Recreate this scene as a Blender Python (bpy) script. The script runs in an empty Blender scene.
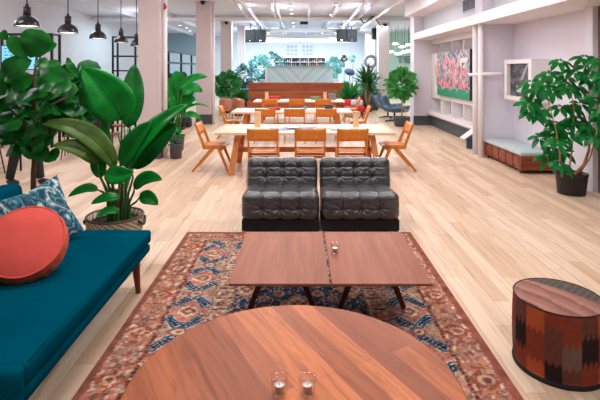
import bpy, bmesh, math, random
from mathutils import Vector, Matrix, Euler, noise
import numpy as np

scene = bpy.context.scene
COL = scene.collection
random.seed(7)
PI = math.pi
CAMZ, F, HY = 1.8, 480.0, 69.0


def R(d): return math.radians(d)


def at(px, py, Y):
    """world point seen at pixel (px, py) at distance Y from the camera"""
    return Vector(((px - 300) / F * Y, Y, CAMZ - (py - HY) / F * Y))


# ------------------------------------------------------------------ materials
def lin(c):
    c = c / 255.0
    return c / 12.92 if c <= 0.04045 else ((c + 0.055) / 1.055) ** 2.4


def S(r, g, b): return (lin(r), lin(g), lin(b), 1.0)


class N:
    """tiny node helper"""
    def __init__(self, name):
        self.m = bpy.data.materials.new(name)
        self.m.use_nodes = True
        self.t = self.m.node_tree
        self.b = self.t.nodes['Principled BSDF']

    def n(self, kind, **kw):
        x = self.t.nodes.new(kind)
        for k, v in kw.items():
            if k in x.inputs: x.inputs[k].default_value = v
            else: setattr(x, k, v)
        return x

    def l(self, a, b): self.t.links.new(a, b)

    def coords(self, scale=(1, 1, 1), kind='Object', rot=(0, 0, 0)):
        tc = self.n('ShaderNodeTexCoord')
        mp = self.n('ShaderNodeMapping')
        mp.inputs['Scale'].default_value = scale
        mp.inputs['Rotation'].default_value = rot
        self.l(tc.outputs[kind], mp.inputs['Vector'])
        return mp.outputs['Vector']

    def ramp(self, fac, stops):
        r = self.n('ShaderNodeValToRGB')
        e = r.color_ramp.elements
        e[0].position, e[0].color = stops[0]
        e[1].position, e[1].color = stops[-1]
        for p, c in stops[1:-1]:
            x = e.new(p); x.color = c
        self.l(fac, r.inputs['Fac'])
        return r.outputs['Color']

    def bump(self, h, strength=0.3, dist=0.01):
        b = self.n('ShaderNodeBump')
        b.inputs['Strength'].default_value = strength
        b.inputs['Distance'].default_value = dist
        self.l(h, b.inputs['Height'])
        self.l(b.outputs['Normal'], self.b.inputs['Normal'])


def mat(name, col, rough=0.5, metal=0.0, vary=0.08, nscale=6.0, bump=0.0, bscale=60.0, spec=0.5, sheen=0.0,
        coat=0.0, trans=0.0):
    k = N(name)
    c2 = tuple(min(1, x * (1 + vary)) for x in col[:3]) + (1,)
    c1 = tuple(x * (1 - vary) for x in col[:3]) + (1,)
    v = k.coords()
    nz = k.n('ShaderNodeTexNoise', Scale=nscale, Detail=4.0)
    k.l(v, nz.inputs['Vector'])
    k.l(k.ramp(nz.outputs['Fac'], [(0.3, c1), (0.7, c2)]), k.b.inputs['Base Color'])
    k.b.inputs['Roughness'].default_value = rough
    k.b.inputs['Metallic'].default_value = metal
    k.b.inputs['Specular IOR Level'].default_value = spec
    k.b.inputs['Sheen Weight'].default_value = sheen
    k.b.inputs['Coat Weight'].default_value = coat
    k.b.inputs['Transmission Weight'].default_value = trans
    if bump:
        n2 = k.n('ShaderNodeTexNoise', Scale=bscale, Detail=3.0)
        k.l(v, n2.inputs['Vector'])
        k.bump(n2.outputs['Fac'], bump, 0.01)
    return k.m


def wood(name, dark, light, axis=0, rough=0.4, scale=1.0, mid=None, rot=(0, 0, 0), fine=0.12):
    k = N(name)
    sc = [22 * scale, 22 * scale, 22 * scale]
    sc[axis] = 1.6 * scale
    v = k.coords(tuple(sc), rot=rot)
    nz = k.n('ShaderNodeTexNoise', Scale=1.0, Detail=6.0, Roughness=0.6, Distortion=0.6)
    k.l(v, nz.inputs['Vector'])
    stops = [(0.3, dark), (0.7, light)] if mid is None else [(0.28, dark), (0.5, mid), (0.72, light)]
    c = k.ramp(nz.outputs['Fac'], stops)
    k.l(c, k.b.inputs['Base Color'])
    k.b.inputs['Roughness'].default_value = rough
    k.b.inputs['Specular IOR Level'].default_value = 0.22
    k.bump(nz.outputs['Fac'], fine, 0.003)
    return k.m


def emit(name, col, strength):
    k = N(name)
    k.b.inputs['Base Color'].default_value = col
    k.b.inputs['Emission Color'].default_value = col
    k.b.inputs['Emission Strength'].default_value = strength
    return k.m


def vcol(name, rough=0.8, bump=0.0, bscale=150.0, sheen=0.0, vary=0.0, spec=0.5):
    k = N(name)
    a = k.n('ShaderNodeVertexColor', layer_name='Col')
    out = a.outputs['Color']
    v = k.coords()
    if vary:
        nz = k.n('ShaderNodeTexNoise', Scale=35.0, Detail=5.0)
        k.l(v, nz.inputs['Vector'])
        mr = k.n('ShaderNodeMapRange')
        mr.inputs['To Min'].default_value = 1 - vary
        mr.inputs['To Max'].default_value = 1 + vary
        k.l(nz.outputs['Fac'], mr.inputs['Value'])
        mx = k.n('ShaderNodeVectorMath', operation='SCALE')
        k.l(out, mx.inputs[0]); k.l(mr.outputs['Result'], mx.inputs['Scale'])
        out = mx.outputs['Vector']
    k.l(out, k.b.inputs['Base Color'])
    k.b.inputs['Roughness'].default_value = rough
    k.b.inputs['Sheen Weight'].default_value = sheen
    k.b.inputs['Specular IOR Level'].default_value = spec
    if bump:
        n2 = k.n('ShaderNodeTexNoise', Scale=bscale, Detail=2.0)
        k.l(v, n2.inputs['Vector'])
        k.bump(n2.outputs['Fac'], bump, 0.004)
    return k.m


def glass_mat(name, col=(1, 1, 1, 1), rough=0.0, amount=1.0):
    """thin glass: mostly see-through with a clear reflection"""
    k = N(name)
    t = k.t
    t.nodes.remove(k.b)
    tr = t.nodes.new('ShaderNodeBsdfTransparent'); tr.inputs['Color'].default_value = col
    gl = t.nodes.new('ShaderNodeBsdfGlossy'); gl.inputs['Roughness'].default_value = rough
    lw = t.nodes.new('ShaderNodeLayerWeight'); lw.inputs['Blend'].default_value = 0.5
    pw = t.nodes.new('ShaderNodeMath'); pw.operation = 'POWER'; pw.inputs[1].default_value = 3.0
    ma = t.nodes.new('ShaderNodeMath'); ma.operation = 'MULTIPLY_ADD'; ma.inputs[1].default_value = 0.55 * amount; ma.inputs[2].default_value = 0.04 * amount
    t.links.new(lw.outputs['Facing'], pw.inputs[0]); t.links.new(pw.outputs[0], ma.inputs[0])
    mx = t.nodes.new('ShaderNodeMixShader')
    t.links.new(ma.outputs[0], mx.inputs[0]); t.links.new(tr.outputs[0], mx.inputs[1]); t.links.new(gl.outputs[0], mx.inputs[2])
    t.links.new(mx.outputs[0], t.nodes['Material Output'].inputs['Surface'])
    return k.m


def floor_mat():
    k = N('oak_floor')
    tc = k.n('ShaderNodeTexCoord')
    sep = k.n('ShaderNodeSeparateXYZ'); k.l(tc.outputs['Object'], sep.inputs[0])
    cmb = k.n('ShaderNodeCombineXYZ')
    # every row of boards starts at its own random place
    dv = k.n('ShaderNodeMath', operation='DIVIDE'); dv.inputs[1].default_value = 0.125
    fl = k.n('ShaderNodeMath', operation='FLOOR'); wn = k.n('ShaderNodeTexWhiteNoise', noise_dimensions='1D')
    ma = k.n('ShaderNodeMath', operation='MULTIPLY_ADD'); ma.inputs[1].default_value = 7.0
    k.l(sep.outputs['X'], dv.inputs[0]); k.l(dv.outputs[0], fl.inputs[0]); k.l(fl.outputs[0], wn.inputs['W'])
    k.l(wn.outputs['Value'], ma.inputs[0]); k.l(sep.outputs['Y'], ma.inputs[2])
    k.l(ma.outputs[0], cmb.inputs['X']); k.l(sep.outputs['X'], cmb.inputs['Y'])
    br = k.n('ShaderNodeTexBrick', offset=0.0, offset_frequency=2, squash=1.0)
    br.inputs['Scale'].default_value = 1.0
    br.inputs['Brick Width'].default_value = 1.5
    br.inputs['Row Height'].default_value = 0.125
    br.inputs['Mortar Size'].default_value = 0.0018
    br.inputs['Mortar Smooth'].default_value = 0.4
    br.inputs['Bias'].default_value = -0.15
    br.inputs['Color1'].default_value = S(231, 205, 179)
    br.inputs['Color2'].default_value = S(205, 168, 136)
    br.inputs['Mortar'].default_value = S(176, 136, 108)
    k.l(cmb.outputs[0], br.inputs['Vector'])
    v = k.coords((26, 1.3, 1))
    nz = k.n('ShaderNodeTexNoise', Scale=1.0, Detail=7.0, Roughness=0.62, Distortion=0.8)
    k.l(v, nz.inputs['Vector'])
    grain = k.ramp(nz.outputs['Fac'], [(0.3, (0.66, 0.61, 0.56, 1)), (0.46, (0.95, 0.94, 0.93, 1)), (0.75, (1.07, 1.07, 1.07, 1))])
    mx = k.n('ShaderNodeMix', data_type='RGBA', blend_type='MULTIPLY')
    mx.inputs['Factor'].default_value = 1.0
    k.l(br.outputs['Color'], mx.inputs['A']); k.l(grain, mx.inputs['B'])
    k.l(mx.outputs['Result'], k.b.inputs['Base Color'])
    k.b.inputs['Roughness'].default_value = 0.42
    k.b.inputs['Specular IOR Level'].default_value = 0.4
    k.bump(nz.outputs['Fac'], 0.06, 0.002)
    return k.m


def plank_top_mat():
    """walnut boards laid side by side across a round table, slightly different browns"""
    k = N('walnut_boards')
    v = k.coords((1, 1, 1), rot=(0, 0, R(61)))
    br = k.n('ShaderNodeTexBrick', offset=0.43, offset_frequency=2)
    br.inputs['Scale'].default_value = 1.0
    br.inputs['Brick Width'].default_value = 3.0
    br.inputs['Row Height'].default_value = 0.105
    br.inputs['Mortar Size'].default_value = 0.0006
    br.inputs['Bias'].default_value = -0.05
    br.inputs['Color1'].default_value = S(206, 120, 70)
    br.inputs['Color2'].default_value = S(138, 72, 46)
    br.inputs['Mortar'].default_value = S(110, 58, 34)
    k.l(v, br.inputs['Vector'])
    mp2 = k.n('ShaderNodeMapping'); mp2.inputs['Scale'].default_value = (2.2, 24, 8)
    k.l(v, mp2.inputs['Vector']); v2 = mp2.outputs['Vector']
    nz = k.n('ShaderNodeTexNoise', Scale=1.0, Detail=7.0, Roughness=0.62, Distortion=1.1)
    k.l(v2, nz.inputs['Vector'])
    g = k.ramp(nz.outputs['Fac'], [(0.28, (0.62, 0.55, 0.5, 1)), (0.5, (1.0, 1.0, 1.0, 1)), (0.74, (1.25, 1.22, 1.15, 1))])
    mx = k.n('ShaderNodeMix', data_type='RGBA', blend_type='MULTIPLY')
    mx.inputs['Factor'].default_value = 1.0
    k.l(br.outputs['Color'], mx.inputs['A']); k.l(g, mx.inputs['B'])
    k.l(mx.outputs['Result'], k.b.inputs['Base Color'])
    k.b.inputs['Roughness'].default_value = 0.42
    k.b.inputs['Specular IOR Level'].default_value = 0.2
    k.bump(nz.outputs['Fac'], 0.05, 0.002)
    return k.m


def leaf_mat(name, c1, c2, rough=0.36, sc=9.0):
    k = N(name)
    v = k.coords()
    nz = k.n('ShaderNodeTexNoise', Scale=sc, Detail=3.0)
    k.l(v, nz.inputs['Vector'])
    k.l(k.ramp(nz.outputs['Fac'], [(0.3, c1), (0.72, c2)]), k.b.inputs['Base Color'])
    k.b.inputs['Roughness'].default_value = rough
    k.b.inputs['Specular IOR Level'].default_value = 0.25
    k.b.inputs['Transmission Weight'].default_value = 0.0
    k.b.inputs['Subsurface Weight'].default_value = 0.0
    return k.m


def leather_mat():
    k = N('black_leather')
    v = k.coords((9, 9, 9))
    nz = k.n('ShaderNodeTexNoise', Scale=1.0, Detail=8.0, Roughness=0.65, Distortion=1.2)
    k.l(v, nz.inputs['Vector'])
    k.l(k.ramp(nz.outputs['Fac'], [(0.3, S(14, 16, 20)), (0.7, S(32, 35, 42))]), k.b.inputs['Base Color'])
    k.b.inputs['Roughness'].default_value = 0.33
    k.b.inputs['Specular IOR Level'].default_value = 0.9
    k.b.inputs['Coat Weight'].default_value = 1.0
    k.b.inputs['Coat Roughness'].default_value = 0.3
    k.bump(nz.outputs['Fac'], 0.6, 0.045)
    return k.m


M = {}
M['floor'] = floor_mat()
M['wall'] = mat('white_wall', S(225, 220, 231), 0.7, vary=0.015, nscale=1.5)
M['wallgrey'] = mat('grey_white_wall', S(202, 200, 206), 0.75, vary=0.02, nscale=1.0)
M['mint'] = mat('mint_wall', S(186, 216, 204), 0.8, vary=0.03, nscale=1.0)
M['teal_wall'] = mat('teal_wall', S(138, 166, 178), 0.8, vary=0.05, nscale=0.6)
M['bluewall'] = mat('pale_blue_wall', S(232, 238, 246), 0.8, vary=0.02, nscale=0.6)
M['ceil'] = mat('ceiling_paint', S(218, 221, 234), 0.8, vary=0.03, nscale=0.8)
M['white'] = mat('white_paint', S(236, 230, 230), 0.5, vary=0.01)
M['column'] = mat('column_paint', S(208, 192, 192), 0.6, vary=0.02, nscale=3)
M['darkgrey'] = mat('dark_grey_paint', S(74, 76, 82), 0.6, vary=0.06)
M['black'] = mat('black_metal', S(26, 26, 28), 0.4, 0.4, vary=0.1)
M['blackplastic'] = mat('black_plastic', S(32, 33, 36), 0.55, vary=0.08)
M['deepblack'] = mat('speaker_paint', S(22, 24, 28), 0.7, vary=0.08)
M['blackgloss'] = mat('black_enamel', S(24, 24, 28), 0.3, vary=0.05, coat=0.15)
M['greycloth'] = mat('charcoal_mesh', S(52, 54, 58), 0.9, vary=0.1, nscale=200)
M['chairwood'] = wood('oak_chair', S(186, 106, 40), S(222, 146, 66), 2, 0.4)
M['chairply'] = wood('oak_ply', S(204, 116, 42), S(226, 142, 60), 0, 0.38, mid=S(216, 128, 50))
M['tableoak'] = wood('pale_oak', S(222, 180, 146), S(246, 214, 184), 0, 0.4, mid=S(234, 198, 166))
M['trestle'] = wood('trestle_oak', S(196, 114, 62), S(230, 156, 98), 2, 0.45)
M['walnut'] = plank_top_mat()
M['walnutedge'] = wood('walnut_edge', S(110, 60, 36), S(160, 92, 54), 0, 0.4)
M['teak'] = wood('teak_veneer', S(134, 76, 52), S(170, 104, 76), 1, 0.5, scale=0.55, mid=S(154, 90, 63))
M['darkteak'] = wood('dark_teak', S(60, 30, 20), S(96, 50, 34), 2, 0.45)
M['redleg'] = wood('red_brown_wood', S(92, 34, 24), S(136, 58, 40), 2, 0.35)
M['cherry'] = wood('cherry_panel', S(112, 54, 38), S(160, 88, 64), 0, 0.45)
M['platformwood'] = wood('reddish_boards', S(140, 70, 44), S(186, 104, 70), 0, 0.5, scale=0.5)
M['brownstool'] = wood('brown_seat', S(110, 68, 48), S(150, 98, 70), 0, 0.5)
M['trunk'] = mat('tree_bark', S(84, 56, 38), 0.85, vary=0.25, nscale=20, bump=0.5, bscale=40)
M['palebark'] = mat('pale_bark', S(176, 134, 94), 0.85, vary=0.2, nscale=20, bump=0.5, bscale=40)
M['soil'] = mat('potting_soil', S(46, 34, 26), 0.95, vary=0.4, nscale=60, bump=0.8, bscale=90)
M['fig'] = leaf_mat('fig_leaf', S(2, 70, 16), S(14, 118, 34), 0.4, 6)
M['figdark'] = leaf_mat('fig_leaf_dark', S(2, 70, 20), S(16, 112, 38), 0.42, 6)
M['bird'] = leaf_mat('strelitzia_leaf', S(2, 100, 28), S(14, 150, 50), 0.28, 4)
M['birdbacklit'] = leaf_mat('strelitzia_leaf_backlit', S(58, 92, 30), S(96, 126, 50), 0.35, 5)  # light passing through the arching leaves is put into this olive
M['birdstem'] = leaf_mat('strelitzia_stalk', S(50, 100, 44), S(82, 132, 62), 0.4, 8)
M['scheff'] = leaf_mat('umbrella_tree_leaf', S(6, 84, 32), S(30, 138, 58), 0.3, 7)
M['bush'] = leaf_mat('bush_leaf', S(14, 96, 38), S(50, 144, 64), 0.45, 5)
M['ficus'] = leaf_mat('ficus_leaf', S(34, 116, 48), S(92, 172, 88), 0.4, 5)
M['spiky'] = leaf_mat('yucca_leaf', S(22, 84, 36), S(58, 128, 60), 0.45, 5)
M['darkteallit'] = leaf_mat('teal_lit_dark_leaf', S(34, 74, 80), S(72, 118, 122), 0.5, 5)  # shrub leaves carry the bar's teal light in their colour
M['bluegreen'] = leaf_mat('blue_green_leaf', S(60, 124, 124), S(120, 176, 172), 0.5, 5)  # teal bar light put into the plants' leaf colour; the flower is blue itself
M['teal'] = mat('teal_velvet', S(0, 71, 90), 0.8, vary=0.1, nscale=3, bump=0.12, bscale=400, sheen=0.0, spec=0.0)
M['coral'] = mat('coral_velvet', S(232, 92, 80), 0.8, vary=0.06, nscale=5, bump=0.15, bscale=200, sheen=0.05, spec=0.2)
M['coralside'] = mat('coral_velvet_side', S(206, 92, 62), 0.85, vary=0.08, nscale=8, bump=0.15, bscale=200, sheen=0.05, spec=0.2)
M['leather'] = leather_mat()
M['blackfabric'] = mat('black_underfabric', S(20, 20, 22), 0.8, vary=0.1)
M['cushiongrey'] = mat('grey_green_pad', S(184, 198, 198), 0.85, vary=0.04, nscale=8, bump=0.2, bscale=150)
M['kraft'] = mat('kraft_card', S(226, 188, 146), 0.7, vary=0.06)
M['paper'] = mat('white_paper', S(240, 238, 238), 0.7, vary=0.01)
M['bluepaper'] = mat('blue_grey_print', S(140, 154, 174), 0.6, vary=0.35, nscale=14)
M['greypaper'] = mat('grey_print', S(196, 194, 200), 0.6, vary=0.2, nscale=12)
M['red'] = mat('red_cloth', S(196, 40, 48), 0.7, vary=0.08)
M['tealbright'] = mat('turquoise_plastic', S(46, 176, 190), 0.5, vary=0.1)
M['navy'] = mat('navy_cover', S(40, 66, 92), 0.6, vary=0.12)
M['greenbook'] = mat('green_cover', S(92, 140, 96), 0.6, vary=0.1)
M['greybook'] = mat('grey_cover', S(128, 132, 142), 0.6, vary=0.1)
M['loungeblue'] = mat('slate_blue_upholstery', S(70, 94, 118), 0.4, vary=0.15, nscale=4)
M['tan'] = mat('tan_leather', S(190, 126, 96), 0.6, vary=0.1)
M['silver'] = mat('tealight_foil', S(232, 232, 236), 0.28, 0.7, vary=0.05)
M['wax'] = mat('white_wax', S(244, 242, 240), 0.5, vary=0.02)
M['glass'] = glass_mat('clear_glass')
M['caseglass'] = glass_mat('case_glass', (1, 1, 1, 1), 0.0, 0.25)
M['panelglass'] = glass_mat('partition_glass', (0.9, 0.96, 0.97, 1), 0.02)
M['chrome'] = mat('chrome', S(200, 200, 204), 0.2, 0.9, vary=0.03)
M['skin'] = mat('skin', S(190, 134, 104), 0.55, vary=0.05)
M['skindark'] = mat('brown_skin', S(146, 94, 66), 0.55, vary=0.05)
M['hair'] = mat('black_hair', S(24, 20, 20), 0.6, vary=0.2)
M['denim'] = mat('black_denim', S(30, 31, 36), 0.85, vary=0.15, nscale=30)
M['shoe'] = mat('black_shoe', S(28, 26, 28), 0.5, vary=0.1)
M['shirtgrey'] = mat('grey_shirt', S(120, 126, 136), 0.85, vary=0.08)
M['shirtblue'] = mat('light_blue_shirt', S(150, 190, 214), 0.85, vary=0.05)
M['shirtteal'] = mat('dark_shirt', S(44, 62, 74), 0.85, vary=0.05)
M['spot'] = emit('lamp_glow', (1, 0.97, 0.93, 1), 6.0)
M['lampwhite'] = emit('lamp_opal', (1, 0.97, 0.94, 1), 1.6)
M['screen'] = emit('screen_glow', S(120, 196, 220), 0.9)
M['screentext'] = emit('screen_lines', S(40, 120, 150), 0.5)
M['pendantglow'] = emit('pendant_glow', (1, 0.93, 0.88, 1), 1.6)
M['vc_rug'] = vcol('kilim_rug', 0.95, 0.6, 220, 0.0, 0.22, 0.1)
M['vc_cloth'] = vcol('kilim_cloth', 0.9, 0.5, 160, 0.0, 0.15, 0.1)
M['vc_print'] = vcol('printed_canvas', 0.5)
M['vc_basket'] = vcol('woven_basket', 0.8, 0.5, 140)
M['vc_pillow'] = vcol('printed_cotton', 0.85, 0.2, 200, 0.1, 0.06)
M['vc_bar'] = vcol('chevron_boards', 0.55, 0.0, 60)
M['redreflection'] = mat('red_reflection_paint', S(176, 92, 72), 0.7, vary=0.2, nscale=3)  # red stands in for furniture reflected in the glass door
M['bronze'] = mat('bronze_frame', S(120, 84, 70), 0.45, vary=0.06)
M['redtag'] = mat('red_hook', S(190, 40, 34), 0.4, vary=0.04)


# ------------------------------------------------------------------ mesh builder
class MB:
    def __init__(self):
        self.v, self.f, self.c, self.mi = [], [], [], []
        self.cur = None
        self.m = 0

    def _add(self, vs, fs, col=None):
        o = len(self.v)
        self.v += [tuple(p) for p in vs]
        self.f += [tuple(i + o for i in f) for f in fs]
        self.c += [col or self.cur or (1, 1, 1, 1)] * len(vs) if not isinstance(col, list) else col
        self.mi += [self.m] * len(fs)
        return self

    def box(self, c, s, rot=None, col=None):
        x, y, z = s[0] / 2, s[1] / 2, s[2] / 2
        vs = [Vector(p) for p in ((-x, -y, -z), (x, -y, -z), (x, y, -z), (-x, y, -z), (-x, -y, z), (x, -y, z), (x, y, z), (-x, y, z))]
        if rot:
            e = Euler(rot).to_matrix()
            vs = [e @ v for v in vs]
        c = Vector(c)
        return self._add([v + c for v in vs], [(0, 3, 2, 1), (4, 5, 6, 7), (0, 1, 5, 4), (1, 2, 6, 5), (2, 3, 7, 6), (3, 0, 4, 7)], col)

    def bb(self, x0, x1, y0, y1, z0, z1, col=None):
        return self.box(((x0 + x1) / 2, (y0 + y1) / 2, (z0 + z1) / 2), (x1 - x0, y1 - y0, z1 - z0), None, col)

    def bar(self, p, q, w, h, up=(0, 0, 1), w2=None, h2=None):
        p, q = Vector(p), Vector(q)
        t = (q - p).normalized()
        s = t.cross(Vector(up))
        if s.length < 1e-4: s = t.cross(Vector((1, 0, 0)))
        s.normalize(); u = s.cross(t)
        w2 = w if w2 is None else w2; h2 = h if h2 is None else h2
        vs = []
        for o, a, b in ((p, w, h), (q, w2, h2)):
            vs += [o - s * a / 2 - u * b / 2, o + s * a / 2 - u * b / 2, o + s * a / 2 + u * b / 2, o - s * a / 2 + u * b / 2]
        return self._add(vs, [(0, 1, 2, 3), (7, 6, 5, 4), (1, 0, 4, 5), (2, 1, 5, 6), (3, 2, 6, 7), (0, 3, 7, 4)])

    def tube(self, pts, r, n=10, caps=True):
        pts = [Vector(p) for p in pts]
        rs = r if isinstance(r, (list, tuple)) else [r] * len(pts)
        vs, fs = [], []
        ref = None
        for i, p in enumerate(pts):
            t = (pts[min(i + 1, len(pts) - 1)] - pts[max(i - 1, 0)]).normalized()
            if ref is None:
                ref = Vector((0, 0, 1)) if abs(t.z) < 0.9 else Vector((1, 0, 0))
            a = t.cross(ref).normalized(); b = a.cross(t)
            ref = b
            for k in range(n):
                g = 2 * PI * k / n
                vs.append(p + (a * math.cos(g) + b * math.sin(g)) * rs[i])
        for i in range(len(pts) - 1):
            for k in range(n):
                fs.append((i * n + k, i * n + (k + 1) % n, (i + 1) * n + (k + 1) % n, (i + 1) * n + k))
        if caps:
            fs.append(tuple(range(n - 1, -1, -1)))
            fs.append(tuple((len(pts) - 1) * n + k for k in range(n)))
        return self._add(vs, fs)

    def lathe(self, prof, n=32, c=(0, 0, 0), colf=None, cap=True):
        vs, fs, cs = [], [], []
        for j, (r, z) in enumerate(prof):
            for k in range(n):
                g = 2 * PI * k / n
                vs.append((c[0] + r * math.cos(g), c[1] + r * math.sin(g), c[2] + z))
                cs.append(colf(g, j, r, z) if colf else (1, 1, 1, 1))
        for j in range(len(prof) - 1):
            for k in range(n):
                fs.append((j * n + k, j * n + (k + 1) % n, (j + 1) * n + (k + 1) % n, (j + 1) * n + k))
        if cap:
            if prof[0][0] > 1e-5: fs.append(tuple(range(n - 1, -1, -1)))
            if prof[-1][0] > 1e-5: fs.append(tuple((len(prof) - 1) * n + k for k in range(n)))
        return self._add(vs, fs, cs)

    def prism(self, poly, a, b, axis='y'):
        """extrude a 2-D outline (x,z)->y, (y,z)->x or (x,y)->z between a and b"""
        n = len(poly)
        def P(u, v, w): return {'y': (u, w, v), 'x': (w, u, v), 'z': (u, v, w)}[axis]
        vs = [P(u, v, a) for u, v in poly] + [P(u, v, b) for u, v in poly]
        fs = [tuple(range(n)), tuple(range(2 * n - 1, n - 1, -1))] + [(i, n + i, n + (i + 1) % n, (i + 1) % n) for i in range(n)]
        return self._add(vs, fs)

    def grid(self, fn, nu, nv, colf=None, two=None):
        """surface fn(u,v), 0..1"""
        vs, fs, cs = [], [], []
        for j in range(nv + 1):
            for i in range(nu + 1):
                vs.append(fn(i / nu, j / nv))
                cs.append(colf(i / nu, j / nv) if colf else (1, 1, 1, 1))
        for j in range(nv):
            for i in range(nu):
                a = j * (nu + 1) + i
                fs.append((a, a + 1, a + nu + 2, a + nu + 1))
        return self._add(vs, fs, cs)

    def leaf(self, p0, p1, p2, width, nrm=(0, -1, 0.3), nseg=8, fold=0.12, peak=0.45, blunt=0.0, wav=0.0, nside=2, tip=0.0):
        """a leaf blade along the curve p0-p1-p2, its face towards nrm, folded along the midrib"""
        p0, p1, p2, nrm = Vector(p0), Vector(p1), Vector(p2), Vector(nrm)
        vs, fs = [], []
        w_ = 2 * nside + 1
        ph = random.uniform(0, 6)
        for i in range(nseg + 1):
            t = i / nseg
            c = p0 * (1 - t) ** 2 + p1 * 2 * t * (1 - t) + p2 * t * t
            tg = ((p1 - p0) * (1 - t) + (p2 - p1) * t).normalized()
            s = tg.cross(nrm)
            if s.length < 1e-5: s = tg.cross(Vector((0.3, 0.5, 1)))
            s.normalize(); n = s.cross(tg).normalized()
            e = math.log(0.5) / math.log(peak)
            h = math.sin(PI * min(1, max(0, t)) ** e)
            h = h ** (0.75 - 0.3 * blunt)
            hw = width / 2 * h + 0.0008
            for k in range(-nside, nside + 1):
                q = k / nside
                lift = fold * abs(q) * hw * 2 - 0.25 * fold * hw * 2 * q * q * 2
                lift += wav * hw * math.sin(t * 14 + ph + q) * abs(q)
                vs.append(c + s * hw * q + n * lift)
        for i in range(nseg):
            for k in range(w_ - 1):
                a = i * w_ + k
                fs.append((a, a + 1, a + w_ + 1, a + w_))
        return self._add(vs, fs)

    def build(self, name, m, parent=None, smooth=False, bevel=0.0, seg=2, sub=0, solid=0.0, loc=None, auto=None):
        me = bpy.data.meshes.new(name)
        me.from_pydata(self.v, [], self.f)
        ms = m if isinstance(m, (list, tuple)) else [m]
        for x in ms: me.materials.append(M[x] if isinstance(x, str) else x)
        if len(ms) > 1: me.polygons.foreach_set('material_index', self.mi)
        if any(c != (1, 1, 1, 1) for c in self.c[:: max(1, len(self.c) // 500)]):
            at_ = me.color_attributes.new('Col', 'FLOAT_COLOR', 'POINT')
            at_.data.foreach_set('color', np.array(self.c, dtype=np.float32).ravel())
        bm = bmesh.new(); bm.from_mesh(me)
        bmesh.ops.recalc_face_normals(bm, faces=bm.faces)
        bm.to_mesh(me); bm.free()
        if smooth: me.polygons.foreach_set('use_smooth', [True] * len(me.polygons))
        me.update()
        o = bpy.data.objects.new(name, me)
        COL.objects.link(o)
        if parent: o.parent = parent
        if loc is not None: o.location = loc
        if solid:
            s = o.modifiers.new('solid', 'SOLIDIFY'); s.thickness = solid; s.offset = 0
        if bevel:
            b = o.modifiers.new('bevel', 'BEVEL'); b.width = bevel; b.segments = seg; b.limit_method = 'ANGLE'; b.angle_limit = R(40)
        if sub:
            s = o.modifiers.new('sub', 'SUBSURF'); s.levels = sub; s.render_levels = sub
        return o


def tag(o, label, cat, group=None, kind=None):
    o['label'] = label; o['category'] = cat
    if group: o['group'] = group
    if kind: o['kind'] = kind
    return o


def thing(name, label, cat, loc=(0, 0, 0), rz=0.0, group=None):
    o = bpy.data.objects.new(name, None)
    o.empty_display_size = 0.1
    COL.objects.link(o)
    o.location = loc; o.rotation_euler = (0, 0, rz)
    return tag(o, label, cat, group)


def struct(mb, name, m, label=None, parent=None, **kw):
    o = mb.build(name, m, parent, **kw)
    if not parent:
        o['kind'] = 'structure'
        o['label'] = label; o['category'] = 'wall' if name.startswith('wall') else name.split('_')[0].split('.')[0]
    return o


def copy_tree(root, loc, rz, label=None, group=None):
    r = root.copy(); COL.objects.link(r)
    r.location = loc; r.rotation_euler = (0, 0, rz)
    if label: r['label'] = label
    if group: r['group'] = group
    for ch in list(root.children):
        c = ch.copy(); COL.objects.link(c); c.parent = r
        for g in list(ch.children):
            d = g.copy(); COL.objects.link(d); d.parent = c
    return r


def rounded(half, r, n, disp=None, name='soft'):
    """rounded box made of fine grids; disp(p, normal) -> offset along the normal"""
    hx, hy, hz = half
    key, vs, fs = {}, [], []
    def vert(p):
        q = Vector((max(-hx + r, min(hx - r, p.x)), max(-hy + r, min(hy - r, p.y)), max(-hz + r, min(hz - r, p.z))))
        d = p - q
        if d.length < 1e-6: d = p.copy()
        d.normalize()
        k = (round(p.x, 5), round(p.y, 5), round(p.z, 5))
        if k in key: return key[k]
        w = q + d * r
        if disp: w = w + d * disp(w, d)
        key[k] = len(vs); vs.append(w)
        return key[k]
    for ax in range(3):
        u, v = [(1, 2), (2, 0), (0, 1)][ax]
        h = (hx, hy, hz)
        nu = max(4, int(n * h[u] / max(h))); nv = max(4, int(n * h[v] / max(h)))
        for sgn in (-1, 1):
            for i in range(nu):
                for j in range(nv):
                    q = []
                    for di, dj in ((0, 0), (1, 0), (1, 1), (0, 1)):
                        p = [0, 0, 0]
                        p[ax] = sgn * h[ax]
                        # denser towards the edges
                        a = -math.cos(PI * (i + di) / nu) * 0.35 + (2 * (i + di) / nu - 1) * 0.65
                        b = -math.cos(PI * (j + dj) / nv) * 0.35 + (2 * (j + dj) / nv - 1) * 0.65
                        p[u] = a * h[u]; p[v] = b * h[v]
                        q.append(vert(Vector(p)))
                    fs.append(tuple(q) if sgn > 0 else tuple(reversed(q)))
    m = MB(); m._add(vs, fs)
    return m


def g_(x, s): return math.exp(-(x / s) ** 2)


# ------------------------------------------------------------------ camera, world, lights
cam = bpy.data.cameras.new('camera')
co = bpy.data.objects.new('camera', cam)
COL.objects.link(co)
co.location = (0, 0, CAMZ)
co.rotation_euler = (R(90), 0, 0)
cam.sensor_width = 36
cam.lens = F / 600 * 36
cam.shift_y = -(200 - HY) / 600
cam.clip_end = 200
scene.camera = co
scene.view_settings.view_transform = 'Standard'
scene.view_settings.look = 'None'
scene.view_settings.gamma = 1
scene.view_settings.use_curve_mapping = False
scene.view_settings.exposure = 0.0

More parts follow.
